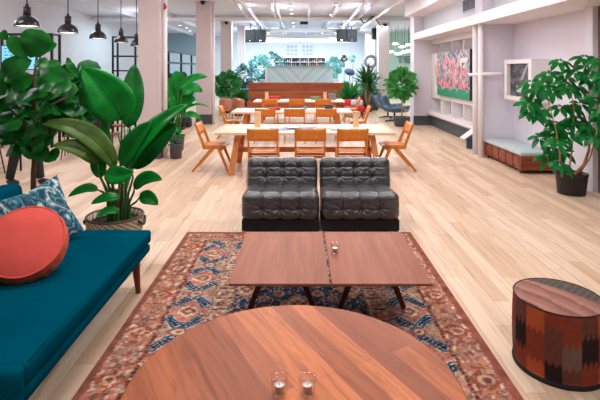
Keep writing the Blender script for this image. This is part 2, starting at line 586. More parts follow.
w = bpy.data.worlds.new('world'); scene.world = w
w.use_nodes = True
w.node_tree.nodes['Background'].inputs['Color'].default_value = (1.0, 0.97, 0.97, 1)
w.node_tree.nodes['Background'].inputs['Strength'].default_value = 0.16


def area(name, loc, sx, sy, power, col=(1, 0.97, 0.972), rot=(0, 0, 0)):
    l = bpy.data.lights.new(name, 'AREA')
    l.shape = 'RECTANGLE'; l.size = sx; l.size_y = sy; l.energy = power; l.color = col
    o = bpy.data.objects.new(name, l); COL.objects.link(o)
    o.location = loc; o.rotation_euler = rot
    return o


CZ = 4.0
for yy, p in ((1.0, 125), (4.5, 215), (8.5, 175), (12.5, 180), (16.5, 190)):
    for xx in (-1.1, 1.9):
        area('ceiling_lamp_light', (xx, yy, CZ - 0.12), 1.8, 0.5, p * 0.34)
for yy in (6.0, 11.0):
    area('side_lamp_light', (-5.4, yy, CZ - 0.15), 1.6, 0.5, 50, (0.95, 0.95, 1.0))
for xx in (-3.0, 0.0, 3.0):
    area('bar_lamp_light', (xx, 22.5, CZ - 0.2), 2.0, 1.5, 130, (0.72, 0.93, 1.0))
    area('bar_lamp_light', (xx, 27.5, CZ - 0.2), 2.0, 1.5, 150, (0.76, 0.94, 1.0))
def fill_point(loc, power, col=(1, 0.97, 0.96), r=0.25):  # added point fill brightening ceiling and bar; no lamp hangs here
    l = bpy.data.lights.new('added_fill_light', 'POINT')
    l.energy = power; l.shadow_soft_size = r; l.color = col
    o = bpy.data.objects.new('added_fill_light', l); COL.objects.link(o); o.location = loc


for yy in (7.0, 12.0, 17.0):
    for xx in (-0.3, 1.8): fill_point((xx, yy, 3.1), 27, (1.0, 0.96, 1.02))
    fill_point((-6.0, yy + 1.0, 3.2), 36, (0.94, 0.97, 1.0))
for xx in (-2.2, 2.2): fill_point((xx, 21.6, 3.3), 85, (0.88, 0.94, 1.0)); fill_point((xx, 26.5, 3.0), 165, (0.9, 0.93, 1.0))
area('side_room_light', (-6.8, 20, CZ - 0.2), 1.5, 3, 90, (0.62, 0.9, 1.0))
area('side_room_light', (6.8, 21, CZ - 0.2), 2, 4, 160, (0.9, 1.0, 0.97))

# ------------------------------------------------------------------ the setting
XL, XR, YE = -8.5, 9.0, 31.0
struct(MB().bb(XL, XR, -1.5, YE, -0.1, 0.0), 'floor', 'floor', 'light oak plank floor running the length of the hall')
struct(MB().bb(XL, XR, -1.5, YE, CZ, CZ + 0.1), 'ceiling', 'ceil', 'off white painted ceiling above the hall')
struct(MB().bb(XL - 0.1, XL, -1.5, YE, 0, CZ), 'wall_left', 'wallgrey', 'pale grey side wall beyond the pendant lamps')
struct(MB().bb(XL, XR, YE, YE + 0.1, 0, CZ), 'wall_back', 'bluewall', 'pale blue lit end wall behind the raised bar')
struct(MB().bb(XR, XR + 0.1, 7.2, YE, 0, CZ), 'wall_far_right', 'mint', 'mint green wall of the side lounge')
struct(MB().bb(4.6, XR, 29.0, 29.1, 0, CZ), 'wall_mint', 'mint', 'mint green end wall carrying the large letters')
struct(MB().bb(XL, -5.6, 29.5, 29.6, 0, CZ), 'wall_teal', 'teal_wall', 'teal lit end wall behind the glazed partition')
# right-hand wall: pier, shelving bay, pilaster, niche, door pier
mb = MB()
mb.bb(3.66, 4.5, 15.4, 15.9, 0, CZ)                     # pier at the far end
mb.bb(4.5, 4.6, 7.2, 15.4, 0, CZ)                       # wall behind the shelving
mb.bb(4.2, 4.5, 10.3, 15.4, 0, 0.42)                    # plinth of the shelving bay
mb.bb(4.2, 4.5, 10.3, 15.4, 2.62, CZ)
struct(mb, 'wall_right', 'wall', 'white side wall with pier and shelving bay')
mb = MB(); mb.bb(3.76, 4.5, 9.9, 10.3, 0, CZ)
struct(mb, 'wall_right_pilaster', 'wall', 'white pilaster between the shelving bay and the bench niche')
mb = MB(); mb.bb(4.42, 4.5, 7.2, 9.9, 0, CZ)
struct(mb, 'wall_right_niche', 'wall', 'white back of the niche behind the bench')
mb = MB(); mb.bb(4.28, 4.5, 7.02, 7.2, 0, CZ)
struct(mb, 'wall_right_jamb', 'wall', 'white door jamb beside the leafy potted tree')
# soffit beam and upper wall
struct(MB().bb(3.58, 4.5, 6.2, 15.4, 2.72, 2.92), 'trim_1', 'white', 'white ledge beam running above the shelving and niche')
struct(MB().bb(3.95, 4.2, 6.2, 15.4, 2.92, CZ), 'trim_2', 'wallgrey', 'grey white upper wall above the ledge beam')
mb = MB(); mb.bb(3.4, 4.05, 6.2, 15.6, 3.48, CZ)
struct(mb, 'trim_3', 'white', 'white boxed duct under the ceiling at the side wall', bevel=0.03)
struct(MB().bb(4.18, 4.2, 10.3, 15.4, 0, 0.3), 'baseboard_right', 'darkgrey', 'dark grey baseboard under the white shelving bay')
struct(MB().bb(3.64, 4.2, 15.37, 15.4, 0, 0.3), 'baseboard_pier', 'darkgrey', 'dark grey baseboard around the white pier')
# door at the picture's edge
mb = MB()
mb.bb(4.34, 4.44, 5.7, 5.8, 0, 2.5); mb.bb(4.36, 4.42, 6.98, 7.02, 0, CZ); mb.bb(4.34, 4.44, 5.8, 6.98, 2.4, 2.5); mb.bb(4.34, 4.44, 5.8, 6.98, 0, 0.12)
d = struct(mb, 'door_1', 'bronze', 'bronze framed glass door at the edge of the niche')
MB().bb(4.385, 4.395, 5.8, 6.98, 0.12, 2.4).build('pane', 'panelglass', d)
struct(MB().bb(5.6, 5.7, 4.5, 9.0, 0.95, CZ), 'wall_corridor', 'wall', 'pale wall seen through the glass door')
struct(MB().bb(5.55, 5.7, 4.5, 9.0, 0, 0.95), 'wall_corridor_lower', 'redreflection', 'lower wall behind the glass door, coloured as reflected red furniture')

# ceiling pipes and beams
mb = MB(); mb.tube([(-8.4, 19.6, 3.86), (3.4, 19.6, 3.86)], 0.075, 12)
struct(mb, 'trim_4', 'white', 'white pipe crossing the hall under the ceiling', smooth=True)
mb = MB(); mb.bb(-8.4, 8.9, 19.9, 20.2, 3.8, CZ)
struct(mb, 'beam', 'ceil', 'white ceiling beam above the rear columns')
for i, x in enumerate((-6.6, -5.2, -2.1, -1.0, 0.35, 1.3, 2.4)):
    mb = MB(); mb.bb(x - 0.05, x + 0.05, 8, YE, 3.86, CZ)
    b = struct(mb, 'beam', 'ceil', 'slim ceiling joist running the length of the hall')
for i, (x, r) in enumerate(((-1.75, 0.05), (-0.78, 0.04), (2.0, 0.05), (3.0, 0.06))):
    mb = MB(); mb.tube([(x, 8, 3.82), (x, 27, 3.82)], r, 10)
    struct(mb, 'trim_%d' % (5 + i), 'white', 'white painted conduit under the ceiling', smooth=True)
mb = MB()
for yy_, zz_ in ((24.2, 3.74), (25.8, 3.56), (27.4, 3.4)): mb.tube([(-2.4, yy_, zz_), (3.0, yy_, zz_)], 0.1, 12)
struct(mb, 'trim_9', 'white', 'white ventilation tubes across the bar', smooth=True)


# columns
def column(name, x0, x1, y0, y1, label, base=0.32):
    mb = MB(); mb.bb(x0, x1, y0, y1, 0, CZ)
    o = struct(mb, name, 'column', label, bevel=0.012)
    MB().bb(x0 - 0.012, x1 + 0.012, y0 - 0.012, y1 + 0.012, 0, base).build('baseboard', 'darkgrey', o)
    return o


c1 = column('column', -3.24, -2.8, 9.6, 10.05, 'white square column behind the big leafy plants')
MB().tube([(-2.74, 9.75, 0), (-2.74, 9.75, CZ)], 0.045, 12).build('pipe', 'white', c1, True)
MB().tube([(-2.72, 9.67, 3.12), (-2.72, 9.62, 3.0), (-2.7, 9.6, 3.0), (-2.68, 9.62, 3.06)], 0.02, 8).build('hook', 'redtag', c1, True)
c2 = column('column', -3.38, -2.9, 15.6, 16.05, 'white square column with a pipe beside the backpack')
MB().tube([(-2.83, 15.7, 0), (-2.83, 15.7, CZ)], 0.05, 12).build('pipe', 'white', c2, True)
c3 = column('column', -3.36, -2.9, 20.3, 20.75, 'white column behind the round bush in a dark pot')
c4 = column('column', -3.2, -2.85, 24.5, 24.9, 'slim white column beside the paired speakers')
c5 = column('column', 3.6, 4.12, 22.0, 22.5, 'white column behind the slate blue lounge chairs', 0.2)
c6 = column('column', 3.85, 4.4, 28.0, 28.5, 'pale column in front of the mint wall')
for c, (x, y, z) in ((c2, (-3.14, 15.55, 3.98)), (c3, (-3.1, 20.25, 3.78)), (c5, (3.86, 21.95, 3.85))):
    q = thing('spotlight', {c2: 'black spotlight clamped to the column beside the backpack', c3: 'black spotlight on the column behind the round bush', c5: 'black spotlight on the column behind the lounge chairs'}[c], 'spotlight', (x, y, z))
    MB().box((0, 0, 0), (0.16, 0.1, 0.05)).build('bracket', 'black', q)
    mb = MB(); mb.tube([(0.0, -0.05, -0.02), (0.03, -0.22, -0.07)], 0.06, 12); mb.build('lamp_head', 'black', q, True)
mb = MB(); pts = []
for k in range(22):
    t = k / 21
    p = at(360 + 25 * t, 18 + 4 * math.sin(t * 9) + 5 * t, 19.4)
    pts.append(p)
mb.tube(pts, 0.025, 6)
tag(mb.build('hanging_cord', 'black', smooth=True), 'loose dark cable looping along the beam to the rear spotlight', 'cable')

# shelving bay on the right wall
sh = thing('wall_shelf', 'white built-in cubby shelving around the colourful picture', 'shelf', (4.2, 12.8, 0))
mb = MB()
for z0, z1 in ((0.42, 0.46), (0.9, 0.94), (2.24, 2.28), (2.58, 2.62)):
    mb.bb(0.0, 0.3, -2.5, 2.6, z0, z1)
mb.bb(0.0, 0.3, -2.5, -2.44, 0.42, 2.62)
mb.bb(0.0, 0.3, 2.54, 2.6, 0.42, 2.62)
mb.build('carcass', 'white', sh)
MB().bb(0.0, 0.03, -2.44, 2.54, 0.94, 2.24).build('back_panel', 'white', sh)
for k in range(1, 5):
    y = -2.44 + k * 4.98 / 5
    MB().bb(0.01, 0.29, y - 0.02, y + 0.02, 0.46, 0.9).build('divider', 'white', sh)
    MB().bb(0.01, 0.29, y - 0.02, y + 0.02, 2.28, 2.58).build('divider', 'white', sh)
MB().bb(-0.14, 0.0, -2.5, 2.6, 0.38, 0.5).build('ledge', 'white', sh)

# wall drawings either side of the picture
def wall_drawing(y, z, label, s=1.0):
    mb = MB()
    rnd = random.Random(int(y * 10))
    for k in range(9):
        pts = []
        for j in range(9):
            t = j / 8
            pts.append((4.185, y + s * ((k - 4) * 0.045 * math.sin(PI * min(1, t * 1.2 + 0.15)) + 0.03 * math.sin(t * 7 + k)), z + s * (0.32 - 0.62 * t)))
        mb.tube(pts, 0.007, 5)
    return tag(mb.build('wall_drawing', mat('peach_line', S(236, 200, 178), 0.8), smooth=True), label, 'wall art', 'peach line drawings on the white shelving')


wall_drawing(14.72, 1.62, 'faint peach line drawing on the shelving beyond the colourful picture')
wall_drawing(11.05, 1.62, 'faint peach line drawing between the colourful picture and the pilaster')

# pilaster pipes
mb = MB(); mb.tube([(3.7, 10.15, 0), (3.7, 10.15, 2.72)], 0.05, 12)
pp = tag(mb.build('water_pipe', 'white', smooth=True), 'white vertical pipe on the pilaster by the bench', 'pipe')
mb = MB(); mb.tube([(3.69, 9.8, 0), (3.69, 9.8, 2.72)], 0.055, 12)
tag(mb.build('water_pipe', 'white', smooth=True), 'thicker white vertical pipe on the pilaster nearer the framed case', 'pipe')
mb = MB(); mb.tube([(3.55, 10.05, 1.68), (3.76, 9.66, 1.7), (4.2, 9.66, 1.7)], 0.035, 10)
tag(mb.build('water_pipe', 'white', smooth=True), 'short white horizontal pipe crossing the pilaster towards the case', 'pipe')

# vent
q = thing('air_vent', 'dark square air vent high on the wall above the ledge', 'vent', (3.95, 11.15, 3.3))
MB().bb(-0.03, 0.0, -0.45, 0.45, -0.16, 0.16).build('frame', 'wallgrey', q)
for s in (-0.2, 0.2): MB().bb(-0.04, -0.03, s - 0.18, s + 0.18, -0.13, 0.13).build('grille', 'darkgrey', q)


# ------------------------------------------------------------------ picture (LOVE)
def rndcol(pal): return random.choice(pal)


def painting():
    W, H = 2.75, 1.26
    y0, z0 = 11.65, 1.03
    q = thing('painting', 'large collage canvas with pink letters spelling LOVE over a green band', 'painting', (4.12, y0 + W / 2, z0))
    # dark stretcher
    MB().bb(0, 0.08, -W / 2 - 0.02, W / 2, 0, H).build('canvas_edge', 'blackplastic', q)
    nu, nv = 220, 100
    rr = random.Random(4)
    pal = [S(166, 176, 184), S(204, 200, 202), S(110, 128, 148), S(84, 96, 120), S(204, 132, 132), S(60, 64, 70), S(176, 164, 150), S(140, 156, 174)]
    cells = {}
    def base(u, v):
        k = (int(u * 34 + 0.6 * math.sin(v * 30)), int(v * 17 + 0.6 * math.sin(u * 40)))
        if k not in cells: cells[k] = rr.choice(pal)
        return cells[k]
    green = [S(22, 132, 86), S(30, 150, 98), S(60, 170, 150), S(20, 112, 74)]
    pinks = [S(232, 118, 128), S(240, 140, 138), S(224, 96, 118), S(244, 160, 146)]
    def seg(px, py, a, b, wd):
        ax, ay = a; bx, by = b
        dx, dy = bx - ax, by - ay
        t = max(0, min(1, ((px - ax) * dx + (py - ay) * dy) / (dx * dx + dy * dy)))
        return math.hypot(px - ax - t * dx, py - ay - t * dy) < wd
    def letter(u, v):
        # u 0..1 from the far end to the near end, v upward
        x, y = u * W, v * H
        b, t = 0.36, 1.0
        wd = 0.055
        if seg(x, y, (0.2, b), (0.2, t), wd) or seg(x, y, (0.2, b), (0.6, b), wd): return True
        r = math.hypot((x - 1.0) / 0.24, (y - (b + t) / 2) / 0.36)
        if 0.8 < r < 1.25: return True
        if seg(x, y, (1.42, t), (1.66, b), wd) or seg(x, y, (1.66, b), (1.9, t), wd): return True
        if any(seg(x, y, p, q_, wd) for p, q_ in (((2.12, b), (2.12, t)), ((2.12, t), (2.55, t)), ((2.12, (b + t) / 2), (2.48, (b + t) / 2)), ((2.12, b), (2.55, b)))): return True
        return False
    rp = random.Random(9)
    def colf(u, v):
        if v < 0.17 + 0.03 * math.sin(u * 25): return rp.choice(green)
        if letter(u, v):
            if v > 0.66 and u > 0.74: return rp.choice([S(236, 226, 220), S(230, 200, 196)])
            return pinks[int(u * 20 + v * 9) % 4]
        return base(u, v)
    mb = MB()
    mb.grid(lambda u, v: (-0.004, W / 2 - u * W, v * H), nu, nv, colf)
    mb.build('print', 'vc_print', q)


painting()

# framed case in the niche
q = thing('display_case', 'white box frame with a dark machine print on the niche wall', 'display case', (4.415, 9.02, 1.2))
mb = MB()
mb.bb(-0.34, 0, -0.56, 0.56, 0, 0.08); mb.bb(-0.34, 0, -0.56, 0.56, 0.7, 0.78)
mb.bb(-0.34, 0, -0.56, -0.44, 0.08, 0.7); mb.bb(-0.34, 0, 0.44, 0.56, 0.08, 0.7)
mb.build('box', 'white', q, bevel=0.006)
rr = random.Random(12)
cells = {}
def casecol(u, v):
    if 0.3 < u < 0.72 and 0.12 < v < 0.34: return S(212, 210, 210) if int(v * 60) % 4 else S(140, 140, 144)
    if v > 0.5 and abs((u - 0.66) - (v - 0.72) * 0.6) < 0.05: return S(178, 178, 182)
    k = (int(u * 9 + math.sin(v * 11)), int(v * 11 + math.sin(u * 9)))
    if k not in cells: cells[k] = rr.choice([S(52, 54, 62), S(66, 70, 78), S(38, 42, 50), S(90, 94, 100), S(112, 108, 112)])
    return cells[k]
mb = MB(); mb.grid(lambda u, v: (-0.27, 0.44 - u * 0.88, 0.08 + v * 0.62), 70, 60, casecol)
mb.build('print', 'vc_print', q)
MB().bb(-0.335, -0.33, -0.44, 0.44, 0.08, 0.7).build('pane', 'caseglass', q)

# ------------------------------------------------------------------ bench in the niche
q = thing('bench', 'low cherry wood storage bench with grey pad in the white niche', 'bench', (4.1, 9.02, 0))
mb = MB(); mb.bb(-0.3, 0.3, -0.82, 0.82, 0.06, 0.31); mb.build('box', 'cherry', q, bevel=0.006)
for k in range(5):
    y = -0.82 + 0.05 + (k + 0.5) * 1.54 / 5
    mb = MB()
    mb.bb(-0.318, -0.301, y - 0.115, y + 0.115, 0.11, 0.28)
    mb.build('front_panel', 'cherry', q, bevel=0.004)
for k in range(6):
    y = -0.82 + 0.03 + k * 1.58 / 5
    MB().bb(-0.326, -0.301, y - 0.022, y + 0.022, 0.07, 0.31).build('stile', 'cherry', q, bevel=0.003)
mb = MB(); mb.bb(-0.335, 0.305, -0.83, 0.83, 0.31, 0.372)
mb.build('seat_pad', 'cushiongrey', q, True, bevel=0.02, seg=3)
for sx in (-0.27, 0.27):
    for sy in (-0.72, 0.72):
        mb = MB(); mb.lathe([(0.0, 0.0), (0.028, 0.0), (0.032, 0.03), (0.03, 0.06), (0, 0.06)], 12, (sx, sy, 0)); mb.build('foot', 'redleg', q, True)

# tilted display stand by the pilaster
q = thing('tablet_stand', 'slanted white panel on a round navy foot beside the pilaster', 'stand', (3.9, 10.9, 0))
mb = MB(); mb.lathe([(0, 0), (0.12, 0), (0.12, 0.16), (0.1, 0.2), (0, 0.2)], 20); mb.build('base', 'navy', q, True, bevel=0.005)
mb = MB(); mb.bar((-0.22, 0, 0.22), (0.22, 0, 0.54), 0.3, 0.022, (0, 0, 1)); mb.build('panel', 'white', q, bevel=0.005)
mb = MB(); mb.prism([(-0.2, 0.215), (0.0, 0.2), (0.22, 0.25), (0.22, 0.52)], -0.15, 0.14, 'y'); mb.build('support', 'darkgrey', q)

# ------------------------------------------------------------------ rug
def rug():
    x0, x1, y0, y1 = -1.24, 1.215, 1.55, 5.28
    W, L = x1 - x0, y1 - y0
    step = 0.0085
    nu, nv = int(W / step), int(L / step)
    X, Y = np.meshgrid(np.linspace(0, W, nu + 1), np.linspace(0, L, nv + 1))
    rng = np.random.default_rng(3)
    def C(*c): return np.array(S(*c)[:3])
    col = np.zeros(X.shape + (3,)); col[:] = C(176, 108, 84)
    d = np.minimum(np.minimum(X, W - X), np.minimum(Y, L - Y))      # distance in from the edge
    alongx = np.minimum(Y, L - Y) < np.minimum(X, W - X)
    s = np.where(alongx, X - W / 2, Y - L / 2)                      # run along the border
    # wobble so that the knots look hand made
    wob = 0.006 * np.sin(Y * 37) + 0.006 * np.sin(X * 41) + 0.003 * np.sin(Y * 131 + X * 90)
    dd = d + wob
    def put(mask, c): col[mask] = C(*c)
    brick, salmon, rose, cream, beige = (138, 80, 66), (172, 114, 92), (176, 126, 110), (204, 180, 154), (186, 152, 126)
    navy, blue, dark, rust = (26, 44, 68), (34, 74, 98), (62, 42, 40), (150, 80, 60)
    # outer guard
    put(dd < 0.05, brick)
    # outer border: salmon with cream and rust palmettes
    m = (dd >= 0.05) & (dd < 0.24)
    put(m, salmon)
    per = 0.26
    u = (s / per) % 1.0 - 0.5
    v = (dd - 0.145) / 0.095
    k = np.floor(s / per).astype(int)
    put(m & (np.abs(u) * 2.2 + np.abs(v) * 0.75 < 0.85) & (k % 2 == 0), (164, 122, 98))
    put(m & (np.abs(u) * 2.2 + np.abs(v) * 0.75 < 0.85) & (k % 2 == 1), rust)
    put(m & (np.hypot(u * 2.0, v * 0.75) < 0.42) & (k % 2 == 0), rose)
    put(m & (np.hypot(u * 2.0, v * 0.75) < 0.36) & (k % 2 == 1), beige)
    put(m & (np.hypot(u * 2.0, v * 0.75) < 0.2), brick)
    put(m & (np.abs(np.abs(u) - 0.46) < 0.025) & (np.abs(v) < 0.4), brick)
    put(m & (np.abs(np.abs(v) - 0.8) < 0.1) & (np.abs(np.abs(u) - 0.25) < 0.1), cream)
    # guard stripe with small dots
    def stripe(a, b, base, dot, p):
        mm = (dd >= a) & (dd < b)
        put(mm, base)
        put(mm & ((s / p) % 1 < 0.5) & (np.abs(dd - (a + b) / 2) < (b - a) * 0.32), dot)
    stripe(0.24, 0.27, rust, dark, 0.035)
    # main border: cream and rose medallions, blue diagonal hooked bars
    m = (dd >= 0.27) & (dd < 0.55)
    put(m, rose)
    per = 0.56
    u = (s / per + 0.25) % 1.0 - 0.5
    v = (dd - 0.41) / 0.14
    put(m & (np.abs(u) > 0.27), (174, 138, 116))
    put(m & (np.maximum(np.abs(u) * 4.4, np.abs(v) * 1.05) + np.minimum(np.abs(u) * 4.4, np.abs(v)) * 0.5 < 1.12), (186, 116, 98))
    put(m & (np.maximum(np.abs(u) * 4.4, np.abs(v) * 1.05) + np.minimum(np.abs(u) * 4.4, np.abs(v)) * 0.5 < 0.62), cream)
    put(m & (np.abs(u) * 4.4 + np.abs(v) < 0.48), brick)
    put(m & (np.abs(u) * 4.4 + np.abs(v) < 0.2), cream)
    uu = np.abs(u)
    px_, py_ = uu * per, np.abs(v) * 0.14
    ax_, ay_, bx_, by_ = 0.085, 0.125, 0.2, 0.035
    tt = np.clip(((px_ - ax_) * (bx_ - ax_) + (py_ - ay_) * (by_ - ay_)) / ((bx_ - ax_) ** 2 + (by_ - ay_) ** 2), 0, 1)
    ds = np.hypot(px_ - ax_ - tt * (bx_ - ax_), py_ - ay_ - tt * (by_ - ay_))
    put(m & (ds < 0.044), cream)
    put(m & (ds < 0.037), (28, 76, 106))
    put(m & (ds < 0.02) & ((tt * 5) % 1 < 0.35), cream)
    put(m & (ds < 0.009), navy)
    put(m & (np.hypot((uu - 0.5) * 4.2, v) < 0.42), brick)
    put(m & (np.hypot((uu - 0.5) * 4.2, v) < 0.28), cream)
    put(m & (np.hypot((uu - 0.5) * 4.2, v) < 0.14), rust)
    stripe(0.55, 0.58, (120, 64, 52), cream, 0.035)
    # inner border: cream with rose flowers
    m = (dd >= 0.58) & (dd < 0.70)
    put(m, cream)
    per = 0.17
    u = (s / per) % 1.0 - 0.5; v = (dd - 0.64) / 0.06
    put(m & (np.hypot(u * 2, v) < 0.75), rose)
    put(m & (np.hypot(u * 2, v) < 0.42), rust)
    put(m & (np.hypot(u * 2, v) < 0.18), cream)
    put(m & (np.abs(np.abs(u) - 0.47) < 0.04), dark)
    stripe(0.70, 0.725, (110, 60, 50), beige, 0.03)
    # field: blue with rose and cream motifs
    m = dd >= 0.725
    put(m, blue)
    fx, fy = X - W / 2, Y - L / 2
    pu, pv = 0.42, 0.5
    a = (fx / pu + 0.5) % 1 - 0.5
    b = (fy / pv + 0.5 * (np.floor(fx / pu + 0.5) % 2)) % 1 - 0.5
    r1 = np.abs(a) * 2 + np.abs(b) * 2
    st = np.floor((np.abs(a) + 0.02) * 14) / 14 * 2 + np.abs(b) * 2
    put(m & (st < 0.82), navy)
    put(m & (st < 0.66), rose)
    put(m & (st < 0.44), cream)
    put(m & (st < 0.26), brick)
    put(m & (r1 < 0.12), cream)
    q2 = np.hypot((np.abs(a) - 0.36) * 5, (np.abs(b) - 0.34) * 5)
    put(m & (q2 < 0.55), rose); put(m & (q2 < 0.3), rust)
    put(m & (np.abs(np.sin(fx * 48)) < 0.16) & (np.abs(np.sin(fy * 31)) < 0.6) & (st > 0.86), cream)
    # small knotted flecks and hooks scattered through every band
    cell = 0.017
    ci, cj = np.floor((X + wob) / cell).astype(int), np.floor(Y / cell * 0.8).astype(int)
    h_ = np.sin(ci * 127.1 + cj * 311.7) * 43758.5453
    h_ = h_ - np.floor(h_)
    inner = (dd > 0.05)
    def mixin(mask, c, k_):
        col[mask] = col[mask] * (1 - k_) + C(*c) * k_
    inner &= ~((dd >= 0.27) & (dd < 0.55) & (col[..., 2] > col[..., 0]))      # the blue bars stay whole
    mixin(inner & (h_ < 0.09), cream, 0.6)
    mixin(inner & (h_ > 0.09) & (h_ < 0.19), dark, 0.55)
    mixin(inner & (h_ > 0.19) & (h_ < 0.25), blue, 0.6)
    mixin(inner & (h_ > 0.25) & (h_ < 0.36), rust, 0.6)
    mixin(inner & (h_ > 0.36) & (h_ < 0.44), rose, 0.7)
    # worn, faded threads
    fade = rng.normal(1.0, 0.07, X.shape)[..., None]
    band = (1 + 0.05 * np.sin(Y * 23 + np.sin(X * 3)))[..., None]
    blot = np.zeros(X.shape)
    for a_ in range(14):
        kx, ky, ph = rng.uniform(6, 60), rng.uniform(6, 60), rng.uniform(0, 6)
        blot += np.sin(X * kx + Y * ky * (1 if a_ % 2 else -1) + ph)
    blot = (1 + 0.045 * blot)[..., None]
    col = np.clip(col * fade * band * blot * 0.98, 0, 1)
    me = bpy.data.meshes.new('rug')
    Z = 0.007 + 0.0012 * np.sin(X * 9) * np.sin(Y * 7)
    vs = np.stack([X + x0, Y + y0, Z], -1).reshape(-1, 3)
    idx = np.arange((nu + 1) * (nv + 1)).reshape(nv + 1, nu + 1)
    fs = np.stack([idx[:-1, :-1], idx[:-1, 1:], idx[1:, 1:], idx[1:, :-1]], -1).reshape(-1, 4)
    me.from_pydata(vs.tolist(), [], fs.tolist())
    ca = me.color_attributes.new('Col', 'FLOAT_COLOR', 'POINT')
    ca.data.foreach_set('color', np.concatenate([col.reshape(-1, 3), np.ones((col.shape[0] * col.shape[1], 1))], 1).astype(np.float32).ravel())
    me.materials.append(M['vc_rug'])
    o = bpy.data.objects.new('rug', me); COL.objects.link(o)
    so = o.modifiers.new('solid', 'SOLIDIFY'); so.thickness = 0.007; so.offset = -1
    tag(o, 'worn red and blue patterned wool rug under the coffee tables', 'rug')


rug()

# ------------------------------------------------------------------ teal daybed
q = thing('daybed_sofa', 'teal velvet daybed with wooden legs beside the patterned rug', 'sofa', (-1.78, 3.08, 0))
def puff(p, n): return 0.006 * noise.noise(p * 4)
o = rounded((0.53, 0.925, 0.053), 0.022, 60, puff).build('seat_cushion', 'teal', q, True, loc=(0.012, 0.005, 0.41))
o = rounded((0.524, 0.915, 0.03), 0.014, 40).build('base', 'teal', q, True, loc=(0.012, 0.003, 0.317))
mb = MB()
for z in (0.456, 0.292):
    mb.tube([(0.531, -0.88, z), (0.505, 0.9, z)], 0.006, 8)
mb.build('piping', 'teal', q, True)
o = rounded((0.11, 0.95, 0.28), 0.06, 50, puff).build('backrest', 'teal', q, True, loc=(-0.6, 0.0, 0.57))
o.rotation_euler = (0, R(-9), 0)
rounded((0.545, 0.045, 0.1), 0.035, 40).build('arm', 'teal', q, True, loc=(0.01, -0.965, 0.385))
for sx in (-0.46, 0.46):
    for sy in (-0.82, 0.76):
        mb = MB()
        a, b = Vector((sx, sy, 0.286)), Vector((sx * 1.04, sy * 1.03, 0.0))
        mb.tube([a, a.lerp(b, 0.2), a.lerp(b, 0.3), a.lerp(b, 0.8), b], [0.036, 0.036, 0.031, 0.022, 0.02], 14)
        mb.build('leg', 'redleg', q, True)


def place(o, c, nrm, roll=0.0):
    """stand a flat thing (its face along +z) at c, its face towards nrm"""
    n = Vector(nrm).normalized()
    rot = n.to_track_quat('Z', 'Y').to_matrix().to_4x4()
    o.matrix_world = Matrix.Translation(Vector(c)) @ rot @ Matrix.Rotation(roll, 4, 'Z')


# round coral cushion
def round_cushion():
    n = 72
    R0, T = 0.236, 0.11
    mb = MB()
    for part in ('face', 'side'):
        pass
    q = thing('round_cushion', 'round coral velvet cushion leaning on the teal daybed', 'cushion', (0, 0, 0))
    prof = []
    mb = MB()
    def face(sign):
        vs, fs = [], []
        rings = 26
        for j in range(rings + 1):
            t = j / rings
            for k in range(n):
                g = 2 * PI * k / n
                r = R0 * t
                z = T * 0.55 + 0.035 * (1 - t ** 2.6) 
                z += 0.0016 * t ** 6 * math.sin(g * 17 + 2 * math.sin(g * 3)) + 0.004 * noise.noise(Vector((r * 9 * math.cos(g), r * 9 * math.sin(g), sign)))
                vs.append((r * math.cos(g), r * math.sin(g), sign * z))
        for j in range(rings):
            for k in range(n):
                fs.append((j * n + k, j * n + (k + 1) % n, (j + 1) * n + (k + 1) % n, (j + 1) * n + k))
        mb._add(vs, fs)
    face(1)
    f = mb.build('front_panel', 'coral', q, True)
    mb = MB(); face(-1); mb.build('back_panel', 'coral', q, True)
    mb = MB()
    vs, fs = [], []
    m_ = 8
    for j in range(m_ + 1):
        t = j / m_ * 2 - 1
        for k in range(n):
            g = 2 * PI * k / n
            r = R0 + 0.016 * (1 - t * t) + 0.004 * math.sin(g * 23) * (1 - t * t)
            vs.append((r * math.cos(g), r * math.sin(g), t * T * 0.55))
    for j in range(m_):
        for k in range(n): fs.append((j * n + k, j * n + (k + 1) % n, (j + 1) * n + (k + 1) % n, (j + 1) * n + k))
    mb._add(vs, fs)
    mb.build('gusset', 'coralside', q, True)
    for s in (-1, 1):
        mb = MB(); pts = [(R0 * math.cos(2 * PI * k / n), R0 * math.sin(2 * PI * k / n), s * T * 0.55) for k in range(n + 1)]
        mb.tube(pts, 0.006, 6, False); mb.build('piping', 'coral', q, True)
    place(q, (-1.79, 3.14, 0.652), (0.2, -0.72, 0.68))


round_cushion()


